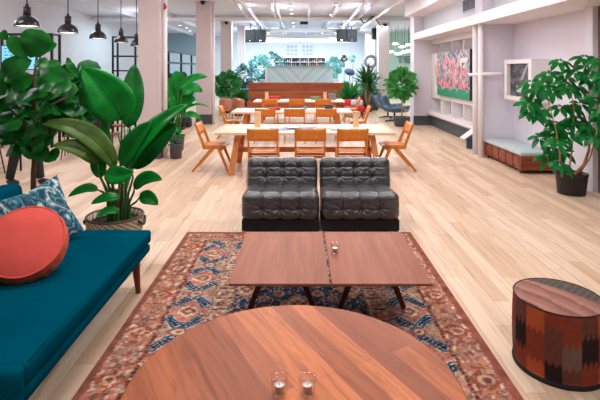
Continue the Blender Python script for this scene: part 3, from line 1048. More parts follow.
def square_cushion():
    n = 60
    a, T = 0.25, 0.075
    pal = [S(22, 78, 100), S(44, 116, 136), S(14, 54, 76), S(96, 156, 170), S(70, 138, 150)]
    def colf(u, v):
        p = Vector((u * 7.0 + v * 2.0, v * 3.0, 0.3))
        w_ = noise.noise(p * 1.1) * 2.0 + noise.noise(p * 2.6) * 0.7
        x = math.sin((u * 1.2 + v * 0.9) * 9 + w_ * 3.2)
        if x > 0.93: return S(216, 218, 206)
        if x > 0.7: return S(122, 168, 178)
        if x > 0.1: return pal[1]
        if x > -0.5: return pal[0]
        return pal[3] if x < -0.92 else pal[2]
    q = thing('square_cushion', 'square teal and white leaf print cushion behind the coral one', 'cushion', (0, 0, 0))
    for s, nm in ((1, 'front_panel'), (-1, 'back_panel')):
        def fn(u, v):
            x, y = u * 2 - 1, v * 2 - 1
            k = (1 - abs(x) ** 3.0) * (1 - abs(y) ** 3.0)
            pin = 1 - 0.07 * (1 - abs(x)) * abs(y) ** 4 * 2
            pin2 = 1 - 0.07 * (1 - abs(y)) * abs(x) ** 4 * 2
            return (a * x * pin2, a * y * pin, s * (T * max(k, 0) ** 0.5 + 0.002))
        mb = MB(); mb.grid(fn, n, n, colf); mb.build(nm, 'vc_pillow', q, True)
    place(q, (-1.99, 3.66, 0.665), (0.62, -0.66, 0.42), R(17))


square_cushion()

# ------------------------------------------------------------------ pair of black leather seats
def lounge_seat(x, label):
    q = thing('lounge_chair', label, 'armchair', (x, 5.62, 0), 0, 'armless leather lounge seats at the head of the rug')
    xs = (-0.205, 0.0, 0.205)
    def seat_disp(p, n):
        side = abs(n.x)
        if side > 0.9: return -0.003
        c = 0.0
        for xi in xs: c += 0.011 * g_(p.x - xi, 0.009)
        rows = []
        # rows of buttons: one on top, one on the front roll
        top = max(n.z, 0); fr = max(-n.y, 0)
        c += 0.006 * g_(p.y - 0.06, 0.012) * top
        c += 0.007 * g_(p.z + 0.03, 0.012) * fr
        for xi in xs:
            c += 0.022 * g_(math.hypot(p.x - xi, p.y - 0.06), 0.035) * top
            c += 0.02 * g_(math.hypot(p.x - xi, p.z + 0.03), 0.035) * fr
            # folds that fan out of the buttons
            dx, dy = p.x - xi, (p.z + 0.03)
            ang = math.atan2(dy, dx); rr_ = math.hypot(dx, dy)
            c += fr * 0.006 * math.sin(ang * 8) * g_(rr_ - 0.05, 0.04)
        bx = (abs(p.x) % 0.205) / 0.205
        puffy = 0.008 * math.sin(PI * bx) * (1 - side)
        return puffy - c + 0.004 * noise.noise(p * 14)
    rounded((0.436, 0.34, 0.15), 0.075, 110, seat_disp).build('seat_cushion', 'leather', q, True, loc=(0, -0.0, 0.258)).rotation_euler = (R(-4), 0, 0)
    zs = (-0.03, 0.08)
    def back_disp(p, n):
        side = abs(n.x)
        c = 0.0
        if side < 0.9:
            for xi in xs: c += 0.010 * g_(p.x - xi, 0.009)
        fr = max(-n.y, 0)
        for zi in zs:
            c += 0.008 * g_(p.z - zi, 0.010) * fr
            for xi in xs: c += 0.02 * g_(math.hypot(p.x - xi, p.z - zi), 0.03) * fr
            for xi in xs:
                dx, dy = p.x - xi, p.z - zi
                c += fr * 0.004 * math.sin(math.atan2(dy, dx) * 9) * g_(math.hypot(dx, dy) - 0.05, 0.04)
        bx = (abs(p.x) % 0.205) / 0.205
        return 0.008 * math.sin(PI * bx) * (1 - side) - c + 0.004 * noise.noise(p * 14)
    o = rounded((0.43, 0.1, 0.2), 0.065, 110, back_disp).build('back_cushion', 'leather', q, True, loc=(0, 0.3, 0.505))
    o.rotation_euler = (R(-12), 0, 0)
    mb = MB(); mb.bb(-0.428, 0.428, -0.32, 0.36, 0.012, 0.13); mb.build('plinth', 'blackfabric', q, bevel=0.01)
    return q


lounge_seat(-0.217, 'black tufted leather seat behind the coffee table without a candle')
lounge_seat(0.672, 'black tufted leather seat behind the coffee table holding the candle')


# ------------------------------------------------------------------ coffee tables
def coffee_table(x, label):
    q = thing('coffee_table', label, 'coffee table', (x, 3.625, 0.0095), 0, 'square low teak tables pushed together')
    mb = MB(); mb.bb(-0.328, 0.328, -0.5, 0.5, 0.374, 0.392); mb.build('tabletop', 'teak', q, bevel=0.003)
    for sy in (-0.03, 0.38):
        for sx in (-1, 1):
            mb = MB(); mb.bar((sx * 0.1, sy, 0.36), (sx * 0.24, sy, 0.0), 0.05, 0.035, (0, 1, 0), 0.035, 0.03)
            mb.build('leg', 'darkteak', q, bevel=0.003)
        mb = MB(); mb.bar((-0.22, sy, 0.357), (0.22, sy, 0.357), 0.04, 0.03); mb.build('cross_rail', 'darkteak', q)
    mb = MB(); mb.bar((0, -0.06, 0.335), (0, 0.4, 0.335), 0.04, 0.03); mb.build('stretcher', 'darkteak', q)
    return q


coffee_table(-0.135, 'brown square coffee table with a bare top on the rug')
coffee_table(0.537, 'brown square coffee table with one glass candle on the rug')

# round table
q = thing('round_table', 'large round walnut table with two glass candles on it', 'coffee table', (-0.024, 2.035, 0.0095))
mb = MB(); mb.lathe([(0, 0.40), (0.69, 0.40), (0.712, 0.41), (0.718, 0.425), (0.714, 0.438), (0.706, 0.442), (0, 0.442)], 128)
mb.build('tabletop', 'walnut', q, bevel=0.002)
for k in range(4):
    g = PI / 4 + k * PI / 2
    mb = MB(); mb.tube([(0.3 * math.cos(g), 0.3 * math.sin(g), 0.4), (0.42 * math.cos(g), 0.42 * math.sin(g), 0)], [0.032, 0.02], 14)
    mb.build('leg', 'walnutedge', q, True)
mb = MB(); mb.bar((-0.24, -0.24, 0.38), (0.24, 0.24, 0.38), 0.06, 0.04); mb.build('cross_rail', 'walnutedge', q)
mb = MB(); mb.bar((-0.24, 0.24, 0.38), (0.24, -0.24, 0.38), 0.06, 0.04); mb.build('cross_rail', 'walnutedge', q)


def candle(loc, label, s=1.0):
    q = thing('candle_holder', label, 'candle', loc, 0, None)
    mb = MB()
    mb.lathe([(0.0, 0.0), (0.026 * s, 0.0), (0.03 * s, 0.004), (0.034 * s, 0.045 * s), (0.037 * s, 0.078 * s), (0.0355 * s, 0.079 * s), (0.0325 * s, 0.045 * s), (0.028 * s, 0.007), (0.0, 0.006)], 32)
    mb.build('glass_cup', 'glass', q, True)
    mb = MB(); mb.lathe([(0, 0.007), (0.019 * s, 0.007), (0.0205 * s, 0.04 * s), (0.0215 * s, 0.041 * s), (0.0195 * s, 0.042 * s), (0.0185 * s, 0.034 * s), (0, 0.034 * s)], 28)
    tl = mb.build('tealight', 'silver', q, True)
    mb = MB(); mb.lathe([(0, 0.034 * s), (0.0175 * s, 0.034 * s), (0.0165 * s, 0.037 * s), (0, 0.036 * s)], 24)
    mb.build('wax', 'wax', tl, True)
    mb = MB(); mb.tube([(0, 0, 0.036 * s), (0.001, 0, 0.046 * s)], 0.0012, 6); mb.build('wick', 'blackplastic', tl)


def on(px, py, z):
    Y = F * (CAMZ - z) / (py - HY)
    return Vector(((px - 300) / F * Y, Y, z))


p = on(279.5, 394, 0.4525); candle(p, 'clear glass tealight holder on the round walnut table, on the daybed side')
p = on(307.5, 394, 0.4525); candle(p, 'clear glass tealight holder on the round walnut table, on the pouf side')
p = on(335, 253, 0.4025); candle(p, 'small glass tealight holder on the brown square coffee table', 0.95)

# ------------------------------------------------------------------ pouf
def pouf():
    q = thing('pouf', 'round kilim covered pouf standing on the bare floor by the rug', 'pouf', (1.575, 2.93, 0))
    Rp, H = 0.252, 0.42
    rust, dark, brown, orange, grey = S(134, 62, 46), S(46, 34, 34), S(106, 64, 54), S(176, 84, 50), S(116, 88, 80)
    def colf(g, j, r, z):
        u = (g / (2 * PI) * 16) % 16
        k = int(u); f = u - k
        h = z / H
        zig = abs((u * 3) % 1 - 0.5) * 0.14
        hh = h + zig
        if k % 4 == 0: return rust if hh < 0.38 else (dark if hh < 0.74 else brown)
        if k % 4 == 1: return orange if hh < 0.3 else (rust if hh < 0.72 else orange)
        if k % 4 == 2: return dark if hh < 0.34 else (brown if hh < 0.82 else rust)
        return brown if hh < 0.3 else (grey if hh < 0.62 else rust)
    prof = [(Rp - 0.012, 0.012), (Rp + 0.002, 0.03)]
    for k in range(30):
        t = k / 29
        prof.append((Rp + 0.006 * math.sin(PI * t), 0.03 + (H - 0.05) * t))
    prof.append((Rp - 0.004, H - 0.006))
    mb = MB(); mb.lathe(prof, 192, (0, 0, 0), colf, cap=False)
    mb.build('cover', 'vc_cloth', q, True)
    def topcol(u, v):
        x, y = (u - 0.5) * 2, (v - 0.5) * 2
        a = x * 0.82 + y * 0.45
        st = 0.06 * math.sin(a * 30 + y * 8)
        if a + 0.25 * y > 0.32: return S(82, 76, 70) if int((x - y) * 14) % 3 else S(98, 90, 82)
        if a < -0.86: return S(70, 50, 44)
        return [S(150, 106, 94), S(134, 92, 84), S(164, 118, 104)][int((a * 7 + st * 3 + 20)) % 3]
    mb = MB()
    vs, fs, cs = [], [], []
    n, rings = 96, 36
    for j in range(rings + 1):
        for k in range(n):
            g = 2 * PI * k / n; r = (Rp - 0.004) * j / rings
            x, y = r * math.cos(g), r * math.sin(g)
            vs.append((x, y, H - 0.006 + 0.014 * (1 - (j / rings) ** 3)))
            cs.append(topcol(x / Rp / 2 + 0.5, y / Rp / 2 + 0.5))
    for j in range(rings):
        for k in range(n): fs.append((j * n + k, j * n + (k + 1) % n, (j + 1) * n + (k + 1) % n, (j + 1) * n + k))
    mb._add(vs, fs, cs); mb.build('top_panel', 'vc_cloth', q, True)
    mb = MB(); mb.tube([((Rp - 0.002) * math.cos(2 * PI * k / 80), (Rp - 0.002) * math.sin(2 * PI * k / 80), H - 0.006) for k in range(81)], 0.0035, 8, False)
    mb.build('piping', 'blackfabric', q, True)
    mb = MB(); mb.lathe([(0, 0), (Rp + 0.003, 0.0), (Rp + 0.007, 0.012), (Rp + 0.004, 0.026), (0, 0.026)], 96); mb.build('base', 'blackfabric', q, True)


pouf()


# ------------------------------------------------------------------ dining tables and chairs
def make_dining_table():
    q = thing('dining_table', 'x', 'dining table', (0, 0, 0), 0, 'long pale oak tables in the hall')
    mb = MB(); mb.bb(-1.53, 1.53, -0.62, 0.62, 0.68, 0.725); mb.build('tabletop', 'tableoak', q, bevel=0.006)
    for sx in (-1, 1):
        for sy in (-1, 1):
            mb = MB(); mb.bar((sx * 1.16, sy * 0.4, 0.68), (sx * 1.26, sy * 0.55, 0.0), 0.095, 0.07, (0, 1, 0)); mb.build('leg', 'trestle', q, bevel=0.006)
        mb = MB(); mb.bb(sx * 1.16 - 0.04, sx * 1.16 + 0.04, -0.5, 0.5, 0.6, 0.68); mb.build('cross_rail', 'trestle', q, bevel=0.004)
        mb = MB(); mb.bar((sx * 1.205, -0.46, 0.34), (sx * 1.205, 0.46, 0.34), 0.05, 0.07); mb.build('cross_rail', 'trestle', q, bevel=0.004)
    mb = MB(); mb.bar((-1.2, 0, 0.34), (1.2, 0, 0.34), 0.05, 0.09); mb.build('stretcher', 'trestle', q, bevel=0.004)
    return q


T1 = make_dining_table()
T1.location = (0.085, 8.72, 0)
T1['label'] = 'long pale oak dining table directly behind the black leather seats'
copy_tree(T1, (-0.21, 12.6, 0), 0, 'long pale oak dining table in the middle of the row of three')
copy_tree(T1, (-0.03, 16.6, 0), 0, 'long pale oak dining table standing before the wooden steps')


def make_chair():
    """faces +x; base centre at the origin"""
    q = thing('dining_chair', 'x', 'chair', (0, 0, 0), 0, 'plywood stacking chairs at the long tables')
    for s in (-1, 1):
        y = s * 0.235
        mb = MB(); mb.bar((-0.16, y, 0.40), (-0.33, y, 0.845), 0.028, 0.055, (1, 0, 0.3), 0.026, 0.036); mb.build('back_post', 'chairwood', q, bevel=0.005)
        mb = MB(); mb.bar((-0.2, y, 0.415), (0.19, y, 0.43), 0.028, 0.05); mb.build('side_rail', 'chairwood', q, bevel=0.005)
        mb = MB(); mb.bar((-0.03, y * 1.02, 0.41), (-0.38, y * 1.08, 0.0), 0.028, 0.06, (0, 0, 1), 0.026, 0.034); mb.build('leg', 'chairwood', q, bevel=0.005)
        mb = MB(); mb.bar((0.08, y * 1.02, 0.41), (0.25, y * 1.08, 0.0), 0.028, 0.06, (0, 0, 1), 0.026, 0.034); mb.build('leg', 'chairwood', q, bevel=0.005)
    mb = MB()
    def back(u, v):
        y = (u * 2 - 1) * 0.255
        z = 0.635 + v * 0.2
        x = -0.16 - 0.17 * (z - 0.4) / 0.445 - 0.03 * (1 - (u * 2 - 1) ** 2) + 0.012
        return (x, y, z)
    mb.grid(back, 14, 4)
    mb.build('backrest', 'chairply', q, True, solid=0.012)
    mb = MB()
    def seat(u, v):
        x = -0.22 + u * 0.43
        y = (v * 2 - 1) * 0.225
        z = 0.452 - 0.018 * math.sin(PI * u) * (1 - (v * 2 - 1) ** 2) - (0.02 * max(0, u - 0.85) / 0.15)
        return (x, y, z)
    mb.grid(seat, 16, 10)
    mb.build('seat', 'chairply', q, True, solid=0.014)
    mb = MB(); mb.bar((0.1, -0.235, 0.36), (0.1, 0.235, 0.36), 0.022, 0.04); mb.build('cross_rail', 'chairwood', q)
    mb = MB(); mb.bar((-0.09, -0.235, 0.345), (-0.09, 0.235, 0.345), 0.022, 0.04); mb.build('cross_rail', 'chairwood', q)
    return q


CH = make_chair()
used = [0]
def put_chair(x, y, rz, label):
    if not used[0]:
        used[0] = 1
        CH.location = (x, y, 0); CH.rotation_euler = (0, 0, rz); CH['label'] = label
        return CH
    return copy_tree(CH, (x, y, 0), rz, label)


UP = PI / 2
put_chair(-0.60, 8.02, UP, 'oak chair behind the black seat whose coffee table is bare, at the first long table')
put_chair(0.165, 8.02, UP, 'oak chair in the middle of three with backs towards the black leather seats')
put_chair(0.85, 8.02, UP, 'oak chair with its back to the seats, below the twisted kraft vase')
put_chair(-1.51, 8.66, 0, 'oak chair at the end of the first long table, facing away from the potted plants')
put_chair(1.66, 8.66, PI, 'oak chair at the end of the first long table nearest the white shelving')
put_chair(-0.85, 11.95, UP, 'oak chair at the second long table, behind the tall kraft holder')
put_chair(-0.13, 11.95, UP, 'oak chair in the middle of the second long table, below the turquoise things')
put_chair(0.64, 11.95, UP, 'oak chair at the second long table, in front of the navy box')
put_chair(-1.76, 12.6, 0, 'oak chair at the end of the second long table nearest the columns')
put_chair(1.5, 12.6, PI, 'oak chair at the end of the second long table, facing the columns')
put_chair(-0.98, 15.75, UP, 'oak chair at the third long table, in front of the red box')
put_chair(-0.1, 15.75, UP, 'oak chair in the middle of the near side of the third long table')
put_chair(0.74, 15.75, UP, 'oak chair at the third long table, in front of the green and grey books')
put_chair(1.72, 16.4, PI, 'oak chair at the end of the third long table by the yucca')

# things on the long tables
TZ = 0.726
def tall_holder(p, label, twisted=False):
    q = thing('card_holder', label, 'holder', p)
    mb = MB()
    n = 24
    w0 = 0.055
    H = 0.27
    vs, fs = [], []
    rings = 14
    for j in range(rings + 1):
        t = j / rings
        r = w0 * (1.0 - (0.3 * math.sin(PI * t) if twisted else 0.0))
        for k in range(4):
            g = PI / 4 + k * PI / 2 + (t * 1.2 if twisted else 0)
            vs.append((r * 1.41 * math.cos(g), r * 1.41 * math.sin(g), H * t))
    for j in range(rings):
        for k in range(4): fs.append((j * 4 + k, j * 4 + (k + 1) % 4, (j + 1) * 4 + (k + 1) % 4, (j + 1) * 4 + k))
    fs.append((3, 2, 1, 0)); fs.append(tuple(rings * 4 + k for k in range(4)))
    mb._add(vs, fs); mb.build('body', 'kraft', q, bevel=0.004)
    MB().box((0, 0, H + 0.006), (0.1, 0.1, 0.012)).build('rim', 'kraft', q)


tall_holder((-0.79, 8.95, TZ), 'tall square kraft holder on the first long table, at its column end')
tall_holder((1.05, 9.0, TZ), 'twisted kraft vase on the first long table, at its shelving end', True)
tall_holder((-1.15, 16.55, TZ), 'slim kraft holder beside the red box on the third long table')
tall_holder((0.86, 16.5, TZ), 'slim kraft holder beside the green and grey books on the third table')


def sheet(p, w, h, rz, m, label, cat='paper', z=0.004, name='paper_sheet', grp=None):
    mb = MB()
    def fn(u, v): return ((u - 0.5) * w, (v - 0.5) * h, z + 0.004 * math.sin(u * 5) * math.sin(v * 4))
    mb.grid(fn, 6, 6)
    o = mb.build(name, m, None, True, solid=0.003)
    o.location = p; o.rotation_euler = (0, 0, rz)
    return tag(o, label, cat, grp)


sheet((-0.25, 8.62, TZ), 0.5, 0.38, 0.5, 'bluepaper', 'blue grey printed magazine open by the middle chair of the first table', 'magazine', name='magazine')
sheet((0.02, 8.7, TZ + 0.012), 0.42, 0.34, -0.5, 'bluepaper', 'blue grey magazine overlapping the white sheet on the first table', 'magazine', name='magazine')
sheet((-0.14, 8.66, TZ + 0.024), 0.2, 0.28, 0.2, 'paper', 'white sheet lying on the blue grey magazines', 'paper')
sheet((0.5, 8.85, TZ), 0.45, 0.35, 0.1, 'greypaper', 'pale grey newspaper between the magazines and the twisted vase', 'newspaper', name='newspaper')
sheet((0.74, 8.5, TZ + 0.01), 0.36, 0.3, -0.3, 'greypaper', 'pale newspaper at the front edge below the twisted vase', 'newspaper', name='newspaper')
sheet((-0.3, 16.3, TZ), 0.6, 0.35, 0.1, 'paper', 'white sheet in the middle of the third long table')
sheet((-0.2, 12.35, TZ), 0.5, 0.3, 0.0, 'paper', 'white sheet in front of the turquoise things on the second table')
sheet((0.25, 12.42, TZ + 0.012), 0.4, 0.3, 0.2, 'paper', 'white sheet beside the navy box on the second table')


def blk(name, p, s, m, label, cat, lid=None, rz=0):
    q = thing(name, label, cat, p, rz)
    mb = MB(); mb.box((0, 0, s[2] / 2), s); mb.build('body', m, q, bevel=0.006)
    if lid: MB().box((0, 0, s[2] + 0.008), (s[0] * 1.03, s[1] * 1.03, 0.016)).build('lid', lid, q)
    return q


blk('box', (-0.66, 12.6, TZ), (0.3, 0.22, 0.05), 'red', 'flat red box lying on the second long table', 'box', 'red')
blk('box', (-0.95, 16.85, TZ), (0.5, 0.25, 0.1), 'red', 'wide red box beside the slim holder on the third table', 'box', 'red')
blk('tray', (-0.06, 12.62, TZ), (0.3, 0.2, 0.03), 'tealbright', 'turquoise tray on the second long table', 'tray')
blk('cup', (0.14, 12.66, TZ), (0.09, 0.09, 0.08), 'tealbright', 'small turquoise cup beside the turquoise tray', 'cup')
blk('box', (0.76, 12.62, TZ), (0.2, 0.12, 0.12), 'navy', 'upright navy box on the second long table', 'box', 'navy')
blk('box', (0.55, 16.9, TZ), (0.35, 0.24, 0.08), 'greenbook', 'green box beside the slim kraft holder on the third table', 'box', 'greenbook')
blk('box', (1.12, 16.7, TZ), (0.24, 0.16, 0.2), 'greybook', 'grey upright box at the end of the third table', 'box', 'greybook')


# ------------------------------------------------------------------ plants
def pot(q, r0, r1, h, m, rim=0.02):
    mb = MB(); mb.lathe([(0, 0), (r0, 0), (r0 + (r1 - r0) * 0.9, h * 0.9), (r1 + rim * 0.5, h * 0.9), (r1 + rim * 0.5, h), (r1 - 0.012, h), (r1 - 0.02, h * 0.9), (0, h * 0.88)], 32)
    mb.build('pot', m, q, True, bevel=0.004)
    MB().lathe([(0, h * 0.9), (r1 - 0.022, h * 0.9), (0, h * 0.93)], 24).build('soil', 'soil', q, True)


# bird of paradise in the woven basket
def bird():
    bx, by = -1.772, 4.6
    q = thing('bird_of_paradise_plant', 'bird of paradise plant with huge paddle leaves in a woven basket', 'plant', (bx, by, 0))
    Q = Vector((bx, by, 0))
    c1, c2 = S(206, 186, 160), S(88, 72, 62)
    def colf(g, j, r, z):
        k = int(g / (2 * PI) * 72 + 0.001); zz = int(z / 0.4 * 30)
        return c1 if (k + zz) % 3 else c2
    prof = [(0.2, 0.0)] + [(0.215 + 0.045 * math.sin(PI * 0.5 * t), 0.4 * t) for t in [i / 60 for i in range(1, 61)]] + [(0.245, 0.4), (0.235, 0.35), (0.23, 0.3)]
    mb = MB(); mb.lathe(prof, 144, (0, 0, 0), colf)
    b = mb.build('basket', 'vc_basket', q, True)
    for s in (-1, 1):
        mb = MB(); pts = [(s * (0.256 + 0.02 * math.sin(PI * k / 10)), -0.09 + 0.018 * k, 0.37 - 0.05 * math.sin(PI * k / 10)) for k in range(11)]
        mb.tube(pts, 0.012, 8); mb.build('handle', 'blackplastic', b, True)
    mb = MB(); mb.tube([(0.256 * math.cos(2 * PI * k / 64), 0.256 * math.sin(2 * PI * k / 64), 0.4) for k in range(65)], 0.012, 8, False); mb.build('rim', mat('basket_rim', S(96, 78, 66), 0.8), b, True)
    MB().lathe([(0, 0.345), (0.232, 0.345), (0, 0.36)], 32).build('soil', 'soil', q, True)
    def L(stalk, blade, width, nrm, m='bird', fold=0.16, peak=0.42, wav=0.03, sr=0.009):
        """stalk: list of (px,py,Y); blade: three (px,py,Y)"""
        sp = [at(*s) - Q for s in stalk]
        bp = [at(*s) - Q for s in blade]
        base = Vector((sp[0].x, sp[0].y, 0.34))
        st = MB()
        pts = [base] + sp + [bp[0]]
        # smooth the stalk
        out = []
        for i in range(len(pts) - 1):
            for t in (0, 0.33, 0.66): out.append(pts[i].lerp(pts[i + 1], t))
        out.append(pts[-1])
        n = len(out)
        st.tube(out, [sr * 1.7 - sr * 0.9 * i / (n - 1) for i in range(n)], 8)
        lf = MB()
        lf.leaf(bp[0], bp[1], bp[2], width, nrm, 16, fold, peak, 0.35, wav, 4)
        o = lf.build('leaf', m, q, True, solid=0.0015)
        mr = MB()
        cs = [bp[0] * (1 - t) ** 2 + bp[1] * 2 * t * (1 - t) + bp[2] * t * t for t in [i / 10 for i in range(11)]]
        mr.tube(cs, [0.006 * (1 - 0.8 * i / 10) for i in range(11)], 6)
        s_ = st.build('stalk', 'birdstem', q, True)
        mr.build('midrib', 'figdark', o, True)
    # the great upright paddle
    L([(119, 195, 4.6), (121, 150, 4.55)], [(122, 120, 4.5), (116, 100, 4.42), (82, 68, 4.38)], 0.40, (0.25, -1, 0.25))
    # paddle behind it, dark
    L([(124, 190, 4.7), (128, 150, 4.8)], [(128, 128, 4.85), (134, 95, 4.9), (134, 64, 5.0)], 0.24, (0.2, -1, 0.2), 'figdark')
    # pale narrow leaf in the middle
    L([(114, 190, 4.55), (111, 175, 4.55)], [(111, 168, 4.55), (108, 145, 4.5), (104, 112, 4.55)], 0.16, (-0.6, -1, 0.2))
    # arching leaf to the far left
    L([(110, 190, 4.5), (104, 172, 4.45)], [(116, 168, 4.45), (92, 120, 4.35), (42, 124, 4.3)], 0.2, (0.15, -0.75, 0.65), 'birdbacklit')
    L([(110, 195, 4.45), (99, 175, 4.4)], [(98, 164, 4.4), (86, 142, 4.3), (52, 146, 4.25)], 0.16, (0.1, -0.8, 0.6), 'birdbacklit')
    # broad leaves to the right
    L([(126, 190, 4.55), (128, 172, 4.5)], [(126, 172, 4.5), (138, 132, 4.4), (188, 104, 4.35)], 0.24, (-0.35, -0.8, 0.6))
    L([(128, 195, 4.6), (133, 178, 4.55)], [(131, 168, 4.55), (146, 140, 4.5), (178, 124, 4.5)], 0.3, (-0.2, -1, 0.1), 'figdark')
    L([(122, 190, 4.55), (122, 170, 4.5)], [(121, 166, 4.5), (130, 142, 4.45), (152, 122, 4.42)], 0.22, (-0.5, -1, 0.2))
    L([(126, 190, 4.75), (134, 165, 4.85)], [(134, 160, 4.9), (150, 130, 5.0), (172, 116, 5.1)], 0.2, (-0.2, -1, 0.3))
    # low young leaves
    L([(108, 200, 4.5), (103, 192, 4.45)], [(98, 190, 4.4), (86, 184, 4.35), (68, 197, 4.3)], 0.11, (0.1, -0.6, 0.9))
    L([(114, 203, 4.45)], [(119, 198, 4.42), (108, 194, 4.38), (91, 204, 4.35)], 0.12, (0.1, -0.6, 0.9))
    L([(129, 203, 4.55), (134, 192, 4.5)], [(134, 189, 4.5), (144, 172, 4.45), (162, 180, 4.42)], 0.14, (-0.1, -0.9, 0.6))
    L([(130, 206, 4.5), (136, 202, 4.45)], [(139, 198, 4.42), (148, 194, 4.4), (158, 205, 4.38)], 0.13, (-0.1, -0.9, 0.6))
    L([(118, 208, 4.4)], [(118, 212, 4.38), (108, 207, 4.34), (97, 217, 4.3)], 0.09, (0, -0.7, 0.8))
    L([(113, 190, 4.5), (112, 184, 4.45)], [(106, 172, 4.4), (115, 178, 4.3), (134, 172, 4.3)], 0.17, (0, -1, 0.3))
    L([(108, 195, 4.5), (102, 180, 4.5)], [(101, 178, 4.5), (96, 160, 4.48), (100, 150, 4.5)], 0.14, (0.3, -1, 0.2))
    # sheathed trunk
    for i, (x, y, r) in enumerate(((-0.03, 0.0, 0.045), (0.04, 0.03, 0.04), (0.03, -0.05, 0.035))):
        mb = MB(); mb.tube([(x, y, 0.34), (x * 1.1, y, 0.5), (x * 1.2, y, 0.66)], [r, r * 0.9, r * 0.6], 12)
        mb.build('trunk', 'trunk', q, True)


bird()


def fiddle():
    bx, by = -2.5, 4.5
    q = thing('fiddle_leaf_fig', 'fiddle leaf fig with large rounded leaves behind the teal daybed', 'plant', (bx, by, 0))
    Q = Vector((bx, by, 0))
    pot(q, 0.15, 0.19, 0.38, 'darkgrey')
    mb = MB()
    mb.tube([(0, 0, 0.34), (-0.01, 0.02, 0.8), (0.0, 0.04, 1.2), (-0.03, 0.05, 1.6), (0.02, 0.04, 2.0)], [0.026, 0.024, 0.02, 0.016, 0.01], 10)
    mb.build('trunk', 'trunk', q, True)
    mb = MB()
    for a, b in (((0, 0.03, 1.0), (0.35, 0.05, 1.35)), ((0, 0.04, 1.1), (-0.3, 0.0, 1.5)), ((-0.01, 0.04, 1.3), (0.25, 0.25, 1.55)), ((-0.02, 0.05, 1.4), (-0.2, 0.2, 1.8))):
        mb.tube([a, Vector(a).lerp(Vector(b), 0.5) + Vector((0, 0, 0.04)), b], [0.013, 0.01, 0.006], 8)
    mb.build('branch', 'trunk', q, True)
    fo = MB()
    def lf(x0, y0, x1, y1, wpx, Y=4.45, dY=-0.1, nrm=(0.1, -1, 0.2), bend=0.06):
        a = at(x0, y0, Y) - Q; b = at(x1, y1, Y + dY) - Q
        mid = a.lerp(b, 0.5) + Vector(nrm).normalized() * bend
        fo.leaf(a, mid, b, wpx / F * Y * 1.05, nrm, 10, 0.1, 0.6, 0.75, 0.06, 3)
    # the leaves that read singly
    lf(30, 58, 42, 30, 29, 4.3, 0.05, (0.25, -1, 0.3))
    lf(36, 58, 57, 44, 12, 4.35, 0, (0.4, -0.8, 0.8))
    lf(27, 62, 10, 36, 15, 4.4, 0.1, (0.5, -1, 0.1))
    lf(32, 60, 4, 76, 27, 4.3, -0.1, (-0.1, -1, 0.5))
    lf(34, 64, 48, 66, 14, 4.4, 0, (0.1, -0.8, 0.8))
    lf(8, 40, 0, 32, 10, 4.6, 0, (0.2, -1, 0.3))
    lf(34, 75, 14, 92, 20, 4.35, -0.1, (0.1, -0.9, 0.7))
    lf(40, 70, 66, 80, 18, 4.4, -0.1, (0.2, -0.9, 0.6))
    lf(72, 62, 66, 61, 6, 4.6, 0, (0, -1, 0.3))
    lf(78, 84, 97, 62, 22, 5.0, 0.1, (0.2, -1, 0.3))
    lf(78, 78, 68, 62, 8, 4.7, 0.1, (0.2, -1, 0.3))
    lf(5, 95, -6, 80, 20, 4.4, 0)
    lf(28, 92, 6, 102, 20, 4.3, -0.05, (0.1, -0.6, 1))
    lf(50, 92, 72, 86, 20, 4.4, 0.0, (0.1, -0.8, 0.8))
    rr = random.Random(21)
    for i in range(230):
        x = rr.uniform(-8, 96); y = rr.uniform(80, 152)
        if x > 62 and y > 128: continue
        if x > 72: x -= 12
        if y > 140 and not (12 < x < 52): continue
        Y = rr.uniform(4.35, 5.15) if x < 55 else rr.uniform(4.75, 5.2)
        a = rr.uniform(0, 2 * PI); ln = rr.uniform(14, 24)
        lf(x, y, x + ln * math.cos(a), y + ln * 0.7 * math.sin(a), rr.uniform(11, 19), Y, rr.uniform(-0.15, 0.15),
           (rr.uniform(-0.5, 0.5), -0.8, rr.uniform(0.2, 1.1)))
    for i in range(110):
        x = rr.uniform(42, 90); y = rr.uniform(74, 118)
        a = rr.uniform(0, 2 * PI); ln = rr.uniform(14, 22)
        lf(x, y, x + ln * math.cos(a), y + ln * 0.7 * math.sin(a), rr.uniform(11, 17), rr.uniform(5.0, 5.5), rr.uniform(-0.1, 0.1),
           (rr.uniform(-0.5, 0.5), -0.8, rr.uniform(0.2, 1.1)))
    fo.build('foliage', 'fig', q, True)


fiddle()


